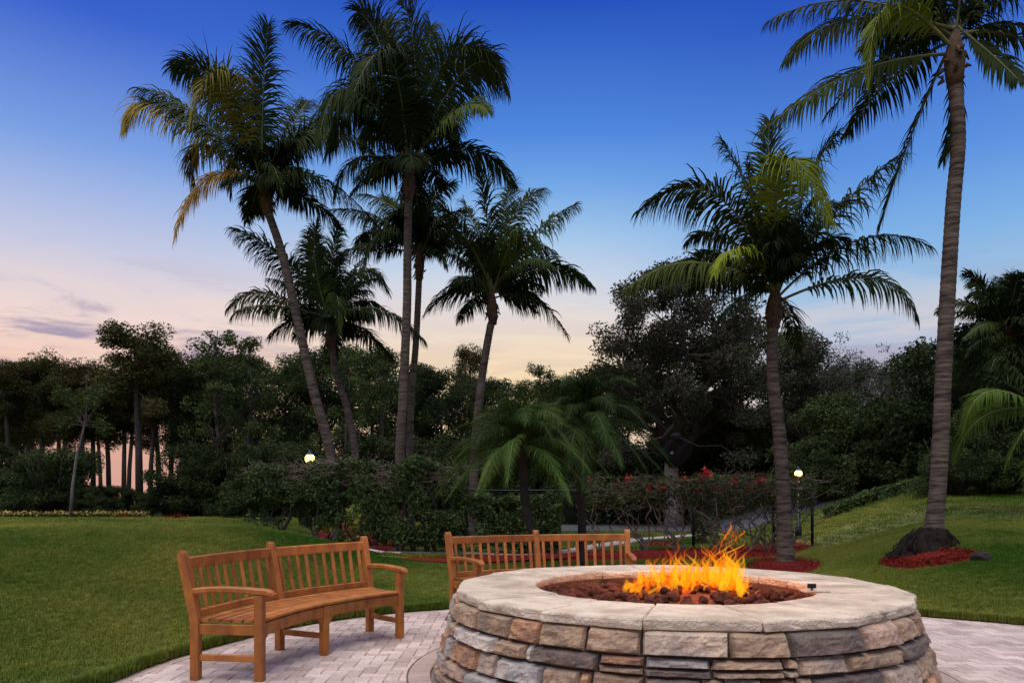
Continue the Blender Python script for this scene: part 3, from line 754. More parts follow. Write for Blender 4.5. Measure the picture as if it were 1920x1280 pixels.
def add_frond(root, spec, d, Lmax, pairs, width, mats, color=(1, 1, 1), name='frond', **kw):
    V, Fq, b = frond_mesh(*spec, Lmax=Lmax, pairs=pairs, width=width, **kw)
    o = link(name, mesh_np(name, V, Fq, False), mats[0], root); o.color = (*color, 1)
    s = link('midrib', b.mesh('midrib', True), mats[1], o); s.color = (*[min(1.6, .6+.5*c) for c in color], 1)
    return o
def trunk_mesh(pts, r0, r1, flare=1.5, ring_=.11, n=14):
    pts = [Vector(p) for p in pts]
    # resample a smooth Catmull-Rom path
    ext = [2*pts[0]-pts[1]]+pts+[2*pts[-1]-pts[-2]]; path = []
    for k in range(1, len(ext)-2):
        p0, p1, p2, p3 = ext[k-1:k+3]; m = max(4, int((p2-p1).length/(ring_/2)))
        for q in range(m):
            t = q/m; path.append(.5*((2*p1)+(p2-p0)*t+(2*p0-5*p1+4*p2-p3)*t*t+(3*p1-p0-3*p2+p3)*t**3))
    path.append(pts[-1]); m = len(path); rd = []
    for k in range(m):
        t = k/(m-1); h = (path[k]-path[0]).length; base = r0+(r1-r0)*t
        base *= 1+(flare-1)*math.exp(-h/.28); rd.append(base*(1+(.035 if k % 2 else -.02)+random.uniform(-.015, .015)))
    b = MB(); b.tube(path, rd, n); return b.mesh('trunk', True)
PALM = [M['frond'], M['rachis']]
def coconut_palm(label, d, trunk_px, crown_px, r0, r1, fronds, Lmax=.85, z_fix=None, pairs=120, group=None, extra=18, droop=1.1, width=.050, spread=1.0, pet=.15):
    pts = [P(x, y, d) for x, y in trunk_px]
    g0 = gz(pts[0].x, pts[0].y)-.05
    pts[0].z = g0
    root = tag(empty('palm_tree', tuple(pts[0])), label, 'palm tree', group); inv = -pts[0]
    off = pts[0].copy(); L_ = lambda v: Vector(v)-off
    link('trunk', trunk_mesh([L_(p) for p in pts], r0, r1), M['palmtrunk'], root)
    cb = L_(P(*crown_px, d)); tp = L_(pts[-1])
    # swollen fibrous crown base
    b = MB(); ax = (cb-tp); 
    b.tube([tp-ax.normalized()*.12, tp+ax*.1, tp+ax*.45, tp+ax*.8, cb+ax*.25], [r1*1.0, r1*1.35, r1*1.55, r1*1.2, r1*.5], 12)
    for k in range(16):
        a = random.uniform(0, 6.28); s = tp+ax*random.uniform(0, .8); rr_ = r1*1.5
        p0 = s+Vector((math.cos(a)*rr_, math.sin(a)*rr_, 0)); b.tube([p0, p0+Vector((math.cos(a)*.08, math.sin(a)*.08, random.uniform(-.22, .1)))], [.035, .008], 5)
    link('crown_base', b.mesh('crown_base', True), M['fibre'], root)
    for k, fr in enumerate(fronds):
        mx_, my_, tx, ty, dzt = fr[:5]; opt = fr[5] if len(fr) > 5 else {}
        tip = L_(P(tx, ty, d)); tip = cb+(tip-cb)*.95; mid = L_(P(mx_, my_, d)); tip = tip+Vector((0, 1, 0))*dzt; mid = mid+Vector((0, 1, 0))*dzt*.55
        # keep the outline as seen: scale about nothing, only shift in depth by small angle correction
        bb = cb+Vector((random.uniform(-.5, .5)*r1, random.uniform(-.5, .5)*r1, random.uniform(-.2, .2)))
        horiz = math.hypot(tip.x-bb.x, tip.y-bb.y)/max(.01, (tip-bb).length)
        dr = opt.get('droop', droop*(.35+1.35*horiz)); c = opt.get('c', None)
        if c is None: v = random.uniform(.75, 1.2); c = (v*random.uniform(.95, 1.1), v, v*random.uniform(.85, 1.05))
        ln = (mid-bb).length+(tip-mid).length; sc = min(1.15, max(.55, ln/3.6))
        add_frond(root, (bb, mid, tip), d, Lmax*sc, int(pairs*min(1.15, max(.5, ln/3.6))), width, PALM, c, droop=dr, roll=opt.get('roll', random.uniform(-.95, .95)), petiole=opt.get('pet', pet), seed=random.randrange(10**6))
    for k in range(extra):
        a = random.uniform(0, 6.28); ln = random.uniform(1.2, 2.4)*spread; el = random.uniform(-.1, 1.3)
        dirv = Vector((math.cos(a)*math.cos(el)*.7, math.sin(a)*math.cos(el)+.35, math.sin(el))); mid = cb+dirv*ln*.6; tip = cb+dirv*ln*1.15+Vector((0, 0, -.25*ln))
        v = random.uniform(.5, .8); add_frond(root, (cb, mid, tip), d, Lmax*.75, int(pairs*.6), width, PALM, (v, v, v), droop=droop, roll=random.uniform(-.5, .5), petiole=.15, seed=random.randrange(10**6))
    return root
BROWN = dict(c=(15, 5.6, 4.0)); OLIVE = dict(c=(8, 3.9, 2.6)); LIT = dict(c=(2.6, 2.1, .9))
coconut_palm('tall leaning palm with one orange-brown dying frond', 20,
  [(632, 1000), (622, 862), (590, 740), (560, 610), (530, 480), (503, 398)], (493, 345), .15, .105,
  [(400, 150, 300, 95, .5), (432, 185, 372, 68, 1.2), (472, 215, 452, 78, .8), (498, 200, 513, 52, -.4), (378, 228, 268, 178, -.5), (322, 212, 245, 255, -.6, dict(c=(11, 5.2, 3.4))),
   (362, 255, 338, 345, .8, OLIVE), (402, 338, 333, 460, -.4, BROWN), (450, 200, 422, 300, -2.2, dict(c=(6, 3.6, 2.6), droop=1.1)), (592, 238, 722, 290, .3), (602, 338, 728, 442, -.3), (540, 240, 605, 160, 1.5),
   (518, 322, 548, 388, -.8), (440, 240, 400, 160, 2.0), (530, 200, 545, 110, 1.8), (420, 270, 390, 320, 1.5)], Lmax=1.05)
coconut_palm('tallest straight palm rising behind the vine hedge', 18.5,
  [(757, 1010), (750, 862), (756, 740), (763, 580), (764, 480), (766, 370)], (768, 305), .125, .10,
  [(672, 128, 548, 55, -.5), (715, 90, 660, -12, .4), (735, 80, 692, -18, 1.0), (778, 120, 745, -40, .2), (788, 120, 800, -25, 1.2), (835, 108, 942, 102, .3, dict(c=(1.5, 1.5, 1.4))), (880, 142, 957, 190, -.6),
   (860, 245, 925, 268, -1.6, dict(c=(1.9, 1.8, 1.0), droop=1.0)), (880, 272, 975, 330, .6), (680, 152, 590, 252, .9), (662, 188, 608, 300, -.9), (745, 165, 690, 292, -2.4, dict(droop=1.0)), (662, 282, 606, 350, .8),
   (700, 200, 640, 180, 2.2), (810, 190, 850, 200, 2.0), (825, 190, 860, 120, 1.6), (740, 180, 720, 110, 1.5)], Lmax=1.08)
coconut_palm('palm half hidden behind the tallest straight palm', 23,
  [(772, 990), (768, 862), (772, 740), (780, 640), (786, 520)], (788, 470), .12, .095,
  [(690, 458, 620, 480, .3), (742, 385, 658, 338, .8), (718, 418, 620, 402, -.5), (802, 380, 852, 325, .5), (832, 418, 888, 402, -.5), (782, 380, 770, 300, .4), (700, 420, 645, 440, 1.2), (815, 472, 842, 512, -.5), (838, 440, 868, 505, .6), (730, 440, 690, 520, -1), (750, 400, 700, 330, 1.2), (820, 400, 880, 440, 1.4)], Lmax=1.08)
coconut_palm('short curved-trunk palm under the leaning palm', 21,
  [(668, 1000), (667, 862), (652, 770), (630, 700), (622, 650)], (620, 603), .115, .09,
  [(596, 500, 588, 398, .2), (580, 500, 556, 400, 1), (615, 500, 622, 395, .8), (535, 490, 438, 428, -.3), (556, 540, 488, 510, .4), (502, 550, 414, 572, .2, dict(c=(1.7, 1.4, 1.0))), (510, 578, 442, 602, -.6, dict(c=(1.8, 1.5, 1.0))),
   (676, 503, 730, 540, .3), (668, 556, 716, 565, .9), (715, 582, 806, 645, -.2), (645, 570, 662, 645, -1.6, dict(c=(1.8, 1.7, 1.0), droop=1.0)), (642, 528, 676, 466, .6), (600, 520, 600, 430, -.6)], Lmax=1.0)
coconut_palm('palm standing between the hedge and the feathery date palms', 20,
  [(885, 1000), (890, 850), (902, 720), (918, 620), (924, 600)], (921, 550), .135, .10,
  [(848, 532, 787, 588, .2), (1000, 562, 1069, 640, -.3), (1025, 498, 1121, 532, .2), (1005, 432, 1089, 367, .3, dict(c=(1.5, 1.5, 1.4))), (962, 400, 1027, 330, .5), (915, 430, 893, 308, -.2), (940, 420, 960, 305, .9), (880, 460, 826, 393, -.5),
   (868, 482, 808, 455, .6), (966, 472, 1008, 505, -2.0, dict(c=(1.8, 1.8, 1.1))), (1000, 450, 1062, 468, 1.0), (900, 440, 860, 340, 1.0), (985, 500, 1040, 520, -.9)], Lmax=1.0)
coconut_palm('slim palm in a mulch ring beside the fire with two yellow fronds tinted as if lit from the front', 13.6,
  [(1474, 1056), (1470, 950), (1462, 820), (1450, 720), (1448, 640), (1450, 606)], (1453, 550), .14, .10,
  [(1345, 362, 1188, 380, .2), (1330, 478, 1240, 512, .4), (1300, 496, 1160, 548, -.2, dict(c=(1.8, 1.6, 1.0))), (1370, 492, 1298, 550, -1.2, dict(c=(6.5, 5.2, 1.1), droop=.9)), (1436, 350, 1482, 475, -1.7, dict(c=(6, 4.8, 1.8), droop=1.2)), (1445, 380, 1450, 200, .2),  # the two brightest fronds carry front light in their colour
   (1420, 370, 1363, 225, .5), (1506, 370, 1585, 225, .2), (1575, 388, 1692, 286, -.2), (1610, 448, 1768, 448, .2), (1620, 526, 1714, 605, -.3), (1370, 425, 1300, 420, .9), (1472, 400, 1495, 240, 1.0), (1408, 420, 1380, 310, -.5), (1530, 420, 1610, 330, .9), (1500, 440, 1560, 400, -.8)], Lmax=.92, pairs=110, width=.045)
p7 = coconut_palm('tall palm with black root mass on the rising lawn', 11,
  [(1744, 1040), (1752, 980), (1762, 860), (1772, 640), (1786, 400), (1797, 260), (1790, 150)], (1790, 75), .118, .094,
  [(1600, 28, 1470, 98, .2), (1640, 52, 1566, 212, -.9, dict(c=(3.6, 3.0, 1.0), droop=1.0)), (1610, 126, 1428, 232, .3, dict(c=(1.5, 1.4, 1.0))), (1620, -12, 1438, 12, .3), (1732, 225, 1674, 425, .5), (1846, 132, 1868, 190, -.5), (1822, 180, 1822, 268, .7), (1900, 40, 2060, 120, .1), (1800, -30, 1755, -170, .2), (1835, -30, 1900, -160, .5),  # second frond tinted pale yellow so that it looks lit from the front
   (1760, -50, 1650, -175, .6), (1860, 0, 2030, -70, .4), (1700, 60, 1600, 150, 1.2), (1880, 90, 1960, 190, -.5)], Lmax=.92, pairs=112, width=.043, extra=9)
# black mat of old roots at its foot
b = MB(); vs = []; fs = []; nk, nq = 14, 40
for k in range(nk):
    t = k/(nk-1); z = -.06+.44*t
    for q in range(nq):
        a = 2*math.pi*q/nq; p = Vector((math.cos(a)*2.2, math.sin(a)*2.2, z*6))
        r_ = (.43*(1-t)**.75+.12)*(1+.20*mnoise.noise(p)+.13*mnoise.noise(p*3.1)+.10*mnoise.noise(p*7))
        vs.append((r_*math.cos(a), r_*math.sin(a), z+.03*mnoise.noise(p*4)))
fs = [(k*nq+q, k*nq+(q+1) % nq, (k+1)*nq+(q+1) % nq, (k+1)*nq+q) for k in range(nk-1) for q in range(nq)]; b.add(vs, fs)
for k in range(140):
    a = random.uniform(0, 6.28); r_ = random.uniform(.2, .46); z = .30*(1-(r_-.2)/.3)+random.uniform(-.02, .05); b.tube([(r_*math.cos(a), r_*math.sin(a), z+.03), ((r_+.05)*math.cos(a+.06), (r_+.05)*math.sin(a+.06), z-.03), ((r_+.07)*math.cos(a+.1), (r_+.07)*math.sin(a+.1), z-.12)], [.012, .010, .004], 4)
link('root_mass', b.mesh('root_mass', True), M['root'], p7)
coconut_palm('dark palm behind the tall palm with black roots', 21,
  [(1878, 925), (1878, 850), (1884, 720), (1886, 650)], (1888, 620), .13, .10,
  [(1846, 580, 1794, 592, .2), (1842, 610, 1786, 640, -.4), (1866, 560, 1830, 545, .5), (1872, 570, 1868, 525, .2), (1900, 560, 1920, 515, .4), (1930, 570, 1980, 560, 0), (1840, 650, 1790, 705, .4), (1850, 680, 1815, 760, -.6), (1900, 680, 1910, 770, -1), (1930, 640, 1990, 700, .2), (1860, 600, 1800, 615, .8), (1885, 560, 1890, 520, .8), (1830, 560, 1786, 568, .9), (1850, 540, 1840, 520, .5), (1910, 540, 1950, 500, .6), (1830, 640, 1785, 672, -.6), (1836, 690, 1792, 740, .2), (1870, 690, 1850, 790, -.8), (1920, 700, 1950, 790, .3)], Lmax=.85, droop=.8, extra=30)
coconut_palm('low palm with long bright fronds hanging over the right lawn edge', 14.5,
  [(1985, 940), (1980, 860), (1975, 790)], (1968, 760), .13, .10,
  [(1850, 735, 1786, 815, -.2, dict(c=(1.9, 2.2, .9), droop=1.0)), (1862, 775, 1798, 865, .3, dict(c=(1.7, 2.0, .9), droop=1.0)), (1895, 820, 1850, 885, -.5, dict(c=(1.8, 1.8, .9), droop=1.0)), (1890, 700, 1830, 700, .8), (1915, 680, 1880, 640, .5), (1925, 850, 1895, 920, -.4, dict(c=(1.6, 1.7, .9))), (1950, 690, 1940, 600, .3), (2020, 700, 2080, 690, .3)], Lmax=.8, droop=1.0, extra=6, width=.04, pet=.05)

def date_palm(label, d, base_px, crown_px, nf, ln0, ln1, tint, seed):
    random.seed(seed)
    pb = P(*base_px, d); pb.z = gz(pb.x, pb.y)-.04; pc_ = P(*crown_px, d)-pb
    root = tag(empty('date_palm', tuple(pb)), label, 'palm tree')
    b = MB(); m = 16
    b.tube([pc_*(k/(m-1))+Vector((.03*math.sin(k*.6), 0, 0)) for k in range(m)], [(.055+.03*(k/(m-1)))*(1.12 if k % 2 else .95) for k in range(m)], 10); link('trunk', b.mesh('trunk', True), M['bark_dark'], root)
    for k in range(nf):
        a = k*2.399+random.uniform(-.3, .3); el = R(86)-R(112)*(k/nf)+random.uniform(-.12, .12); ln = random.uniform(ln0, ln1)
        o = Vector((math.cos(a)*math.cos(el), math.sin(a)*math.cos(el), math.sin(el))); hz = Vector((math.cos(a), math.sin(a), 0))
        mid = pc_+o*ln*.55+hz*.05; tip = pc_+o*ln*.82+hz*ln*.30+Vector((0, 0, -ln*(.06+.42*math.cos(el))))
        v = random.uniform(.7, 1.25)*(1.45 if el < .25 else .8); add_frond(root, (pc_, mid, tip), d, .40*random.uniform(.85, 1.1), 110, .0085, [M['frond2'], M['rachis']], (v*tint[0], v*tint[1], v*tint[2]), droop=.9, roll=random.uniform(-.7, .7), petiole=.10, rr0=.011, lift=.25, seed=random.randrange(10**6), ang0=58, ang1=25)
    return root
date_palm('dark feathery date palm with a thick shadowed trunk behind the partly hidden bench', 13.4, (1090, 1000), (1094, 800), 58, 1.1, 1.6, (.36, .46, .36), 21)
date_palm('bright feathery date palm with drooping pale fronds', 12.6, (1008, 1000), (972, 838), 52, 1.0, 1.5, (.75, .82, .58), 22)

# ================================================================== broadleaf trees, pines, shrubs
def branch(b, p0, p1, r0, r1, n=5, wig=.12, k=5):
    p0, p1 = Vector(p0), Vector(p1); ln = (p1-p0).length; pts = []
    for q in range(k+1):
        t = q/k; w_ = math.sin(math.pi*t)*wig*ln; pts.append(p0.lerp(p1, t)+Vector((random.uniform(-1, 1)*w_, random.uniform(-1, 1)*w_, random.uniform(-.5, 1)*w_*.6)))
    pts[0], pts[-1] = p0, p1; b.tube(pts, [r0+(r1-r0)*q/k for q in range(k+1)], n, False); return pts
def clump(c, rx, rz, n, size, asp=.55, flat=.2):
    q = rng.normal(size=(n, 3)); q /= np.linalg.norm(q, axis=1)[:, None]; q *= (rng.random(n)**.45)[:, None]
    q = q*np.array([rx, rx, rz])+np.asarray(c); return leaf_quads(q, rng.uniform(size*.7, size*1.3, n), asp, flat)
def merge(parts):
    V = []; Fq = []; o = 0
    for v, f in parts: V.append(v); Fq.append(f+o); o += len(v)
    return np.concatenate(V), np.concatenate(Fq)
def tree_meshes(kind, seed, h):
    random.seed(seed); tb = MB(); parts = []
    if kind == 'pine':
        lean = Vector((random.uniform(-.5, .5), random.uniform(-.5, .5), 0)); top = Vector((0, 0, h*.88))+lean
        tp = [Vector((0, 0, -.3)), Vector((lean.x*.2, lean.y*.2, h*.35)), Vector((lean.x*.6, lean.y*.6, h*.65)), top]
        tb.tube(tp, [.17, .14, .11, .05], 8)
        for k in range(36):
            u = random.random()**.75; z = h*(.50+.46*u); rr_ = h*.20*(1-.5*u)*random.uniform(.3, 1.05); a = random.uniform(0, 6.28)
            c = Vector((lean.x*.8+math.cos(a)*rr_, lean.y*.8+math.sin(a)*rr_, z))
            s = tp[2].lerp(top, max(0, min(1, (z/h-.62)/.3))); branch(tb, s, c, .05, .015)
            parts.append(clump(c, random.uniform(.5, .95), random.uniform(.35, .7), 420, .17, .34, .1))
    elif kind == 'broad':
        tb.tube([(0, 0, -.3), (random.uniform(-.2, .2), 0, h*.25), (random.uniform(-.4, .4), random.uniform(-.3, .3), h*.55), (random.uniform(-.5, .5), 0, h*.85)], [.16, .13, .09, .03], 7)
        for k in range(46):
            u = random.random(); z = h*(.28+.70*u); rr_ = h*.25*math.sin(math.pi*(.12+.80*u))**.7*random.uniform(.2, 1.08); a = random.uniform(0, 6.28)
            c = Vector((math.cos(a)*rr_, math.sin(a)*rr_, z)); branch(tb, (0, 0, max(h*.2, z-rr_*.9)), c, .045, .012)
            parts.append(clump(c, random.uniform(.55, 1.0), random.uniform(.4, .75), 430, .125, .55))
    elif kind == 'wispy':
        tb.tube([(0, 0, -.3), (.15, 0, h*.4), (-.1, .1, h*.7), (.1, 0, h*.97)], [.13, .10, .06, .02], 7)
        for k in range(60):
            u = random.random(); z = h*(.38+.62*u); rr_ = h*.20*(1.05-.7*u)*random.uniform(.2, 1.1); a = random.uniform(0, 6.28)
            c = Vector((math.cos(a)*rr_, math.sin(a)*rr_, z)); branch(tb, (0, 0, max(h*.25, z-rr_*1.3)), c, .03, .008)
            parts.append(clump(c, random.uniform(.3, .6), random.uniform(.25, .5), 70, .17, .5))
    elif kind == 'slender':
        tb.tube([(0, 0, -.3), (.12, 0, h*.25), (.3, .0, h*.5), (.62, .1, h*.78), (.7, .1, h)], [.075, .068, .055, .04, .015], 7)
        for k in range(14):
            c = Vector((.6+random.uniform(-.9, .9), random.uniform(-.6, .6), h*random.uniform(.72, 1.05))); branch(tb, (.6, .1, h*.75), c, .02, .006)
            parts.append(clump(c, .4, .35, 80, .16, .5))
    elif kind == 'shrub':
        for k in range(7):
            a = random.uniform(0, 6.28); tb.tube([(0, 0, -.15), (math.cos(a)*h*.3, math.sin(a)*h*.3, h*.5), (math.cos(a)*h*.45, math.sin(a)*h*.45, h*.85)], [.04, .03, .01], 5)
        for k in range(48):
            a = random.uniform(0, 6.28); z = h*random.uniform(.08, .95); rr_ = h*.62*math.sqrt(random.random())*(1.05-.5*z/h)
            parts.append(clump((math.cos(a)*rr_, math.sin(a)*rr_, z), random.uniform(.2, .38)*h/2, random.uniform(.18, .32)*h/2, 480, .11, .5))
    elif kind == 'oak':
        tb.tube([(0, 0, -.3), (.05, 0, h*.1), (-.05, .1, h*.22), (.0, 0, h*.30)], [.42, .32, .29, .28], 12)
        limbs = []; trunk_only = tb; tb = MB()
        for k in range(9):
            a = k*.7+random.uniform(-.3, .3); el = random.uniform(.25, 1.2); ln = h*random.uniform(.34, .5)
            e_ = Vector((math.cos(a)*math.cos(el)*ln, math.sin(a)*math.cos(el)*ln, h*.28+math.sin(el)*ln)); limbs.append(branch(tb, (0, 0, h*.24), e_, .2, .06, 7, .10, 7))
        for k in range(225):
            u = random.random(); a = random.uniform(0, 6.28); z = h*(.26+.72*u**.9); env = h*.49*math.sin(math.pi*min(1, .22+.74*u))**.6
            env *= .86+.34*mnoise.noise(Vector((math.cos(a)*1.6, math.sin(a)*1.6, u*3)))
            rr_ = env*(random.random()**.4)*random.uniform(.75, 1.08)
            if rr_ < h*.24: z = max(z, h*.42+random.uniform(0, .8))
            if abs(math.cos(a)*rr_) < h*.15 and math.sin(a) < .4: z = max(z, h*.42+random.uniform(0, .8))
            c = Vector((math.cos(a)*rr_, math.sin(a)*rr_, z))
            l_ = min((p for lb in limbs for p in lb[2:]), key=lambda p: (p-c).length); branch(tb, l_, c, .04, .010, 4)
            parts.append(clump(c, random.uniform(.4, .85), random.uniform(.3, .6), 330, .115, .55))
    elif kind == 'twiggy':
        for k in range(8):
            a = random.uniform(0, 6.28); e_ = (math.cos(a)*h*.22, math.sin(a)*h*.22, h*random.uniform(.7, 1)); pts = branch(tb, (0, 0, -.2), e_, .07, .015, 5)
            for q in range(14):
                p = pts[random.randrange(2, len(pts))]; c = p+Vector((random.gauss(0, .8), random.gauss(0, .8), random.gauss(.5, .5))); branch(tb, p, c, .018, .005, 3)
                parts.append(clump(c, .45, .4, 65, .13, .4))
    V, Fq = merge(parts); cm = mesh_np('crown', V, Fq)
    if kind == 'oak': LIMBS.append(tb.mesh('limbs', True)); tb = trunk_only
    return tb.mesh('trunk', True), cm
LIB = {}; LIMBS = []
def lib(kind, variant):
    if (kind, variant) not in LIB:
        hh = {'pine': 10, 'broad': 9, 'wispy': 10, 'shrub': 3.6, 'oak': 10.2, 'twiggy': 7.5, 'slender': 5.5}[kind]
        LIB[(kind, variant)] = (*tree_meshes(kind, 100+variant*13+hash(kind) % 1*0+len(kind)*7, hh), hh)
    return LIB[(kind, variant)]
LEAF = {'pine': 'pine', 'broad': 'leafdark', 'wispy': 'leafmid', 'shrub': 'leafdark', 'oak': 'leafoak', 'twiggy': 'leafgrey', 'slender': 'leafmid'}
BARK = {'pine': 'bark', 'broad': 'bark_dark', 'wispy': 'bark', 'shrub': 'bark_dark', 'oak': 'bark_oak', 'twiggy': 'bark', 'slender': 'bark_pale'}
def tree(kind, var, px, d, top_py=None, hgt=None, label='', group=None, name=None, leaf=None, wide=1.0, cat='tree'):
    tm, cm, hh = lib(kind, var); x = (px-CXP)/F*d; z0 = gz(x, d)-.05
    if top_py is not None: hgt = H-(top_py-HOR)/F*d-z0
    s = hgt/hh; rs = np.random.default_rng(int(px*7+d*31+var))
    root = tag(empty(name or {'pine': 'pine_tree', 'shrub': 'shrub', 'oak': 'oak_tree'}.get(kind, 'broadleaf_tree'), (x, d, z0), rs.uniform(0, 6.28) if kind not in ('oak', 'slender') else 0), label, cat, group)
    root.scale = (s*wide, s*wide, s)
    tm_, cm_ = tm, cm
    if leaf:
        cm_ = cm.copy(); cm_.materials.clear()
    o1 = link('trunk' if kind != 'shrub' else 'stems', tm_, M[BARK[kind]], root); o2 = link('crown' if kind != 'shrub' else 'foliage', cm_, M[leaf or LEAF[kind]], root)
    if kind == 'oak': link('limbs', LIMBS[0], M['bark_dark'], root)
    return root
tree('pine', 0, 262, 42, top_py=612, wide=1.25, label='tallest pine with a broad domed crown above the flower bed')
GP_ = 'pines in the far treeline'
for v, px, d, ty in [(1, 20, 44, 672), (2, 82, 47, 660), (3, 150, 45, 672), (1, 205, 50, 690), (2, 318, 50, 660), (0, -40, 46, 690), (3, 232, 56, 700), (0, 120, 58, 705), (2, 355, 57, 690), (1, 45, 60, 715), (2, 175, 47, 690), (3, 60, 52, 680), (0, 280, 46, 700), (1, 345, 45, 690), (2, 110, 46, 700), (3, 5, 50, 700), (0, 300, 58, 680), (1, 240, 47, 720), (2, 30, 55, 740), (3, 370, 50, 720), (0, 190, 60, 740)]:
    tree('pine', v, px, d, top_py=ty, label='slim umbrella-crowned pine in the dark treeline beyond the flower bed', group=GP_, wide=1.1)
tree('pine', 3, 884, 62, top_py=645, label='lone umbrella pine showing between two palm trunks', wide=.72)
GB = 'leafy trees in the far treeline'
for v, px, d, ty in [(1, 40, 62, 770), (0, 380, 44, 668), (1, 430, 46, 662), (2, 480, 44, 676), (0, 535, 45, 672), (3, 590, 44, 655), (1, 645, 46, 648), (2, 700, 45, 662), (0, 760, 47, 700), (3, 820, 46, 690), (1, 870, 48, 715), (2, 930, 46, 712), (0, 985, 44, 720), (3, 1030, 42, 715), (1, 555, 52, 690), (2, 790, 54, 690)]:
    tree('broad', v, px, d, top_py=ty, label='dense dark leafy tree in the treeline behind the palms', group=GB)
for v, px, d, ty in [(1, 1080, 44, 705), (2, 1140, 46, 690), (0, 1610, 40, 675), (3, 1680, 42, 690), (1, 1730, 40, 680), (2, 1560, 42, 690), (0, 1790, 38, 690), (3, 1850, 36, 670), (1, 1920, 36, 640), (2, 1990, 34, 620), (0, 1320, 46, 640), (3, 1480, 44, 620), (1, 1400, 48, 600), (2, 1230, 48, 640)]:
    tree('broad', v, px, d, top_py=ty, label='dark leafy tree standing behind the oak and the road', group='leafy trees behind the oak')
for v, px, d, ty, lb in [(0, 405, 40, 608, 'tall airy tree rising beside the domed pine'), (1, 468, 41, 632, 'thin-leaved airy tree just behind the leaning palm trunk'),
                         (0, 650, 40, 640, 'airy pale-stemmed tree behind the short curved palm'), (1, 715, 41, 650, 'airy tree between the short curved palm and the tallest palm')]:
    tree('wispy', v, px, d, top_py=ty, label=lb, group='airy trees above the treeline')
tree('wispy', 1, 1012, 36, top_py=684, label='pale green airy tree behind the dark feathery date palm', leaf='leafmid')
tree('slender', 0, 131, 36, top_py=740, label='slender leaning tree with a pale bare trunk at the lawn edge')
tree('oak', 0, 1262, 31, top_py=512, label='spreading oak with a pale trunk behind the flowering fence')
tree('broad', 2, 1510, 30, top_py=640, label='dark round tree merging with the oak behind the slim palm', wide=1.25, leaf='leafoak')
for v, px, d, ty in [(0, 1620, 34, 662), (1, 1690, 33, 655), (0, 1735, 35, 668)]:
    tree('twiggy', v, px, d, top_py=ty, label='grey twiggy half-bare tree between the oak and the tall palm', group='grey twiggy trees')
GS = 'shrubs under the treeline'
for k in range(22):
    px = -40+k*25+random.uniform(-8, 8); d = random.uniform(39, 43)
    tree('shrub', k % 4, px, d, hgt=random.uniform(1.0, 1.7) if 130 < px < 350 else random.uniform(2.4, 4.0), label='dark undergrowth shrub below the treeline beyond the lawn', group=GS, cat='shrub', wide=1.25)
for k in range(26):
    px = 500+k*24+random.uniform(-8, 8); d = random.uniform(36, 41)
    tree('shrub', k % 4, px, d, hgt=random.uniform(2.6, 4.4), label='dark shrub massed beyond the road and the hedge', group='shrubs beyond the road', cat='shrub', wide=1.2)
for k in range(20):
    px = 1120+k*24+random.uniform(-8, 8); d = random.uniform(33, 37)
    tree('shrub', k % 4, px, d, hgt=random.uniform(2.8, 4.6), label='dark shrub behind the road and the oak', group='shrubs behind the oak', cat='shrub', wide=1.2)
for k in range(15):
    px = 1545+k*30+random.uniform(-8, 8); d = random.uniform(25.5, 29)
    tree('shrub', k % 4, px, d, hgt=random.uniform(2.2, 3.8), label='dark shrub massed above the rising lawn', group='shrubs above the rising lawn', cat='shrub', wide=1.2)

for k in range(9):
    px = 1780+k*28+random.uniform(-8, 8); d = random.uniform(24, 26)
    tree('shrub', k % 4, px, d, hgt=random.uniform(4.2, 5.6), label='tall dark shrub behind the low palm with hanging fronds', group='tall shrubs behind the low palm', cat='shrub', wide=.95)
for k, px in enumerate((1800, 1845, 1890, 1935)):
    tree('shrub', k, px, 19.6+.4*(k % 2), hgt=1.9+.4*(k % 3), label='dark shrub hiding the foot of the dark palm', group='shrubs around the dark palm', cat='shrub', wide=1.0)
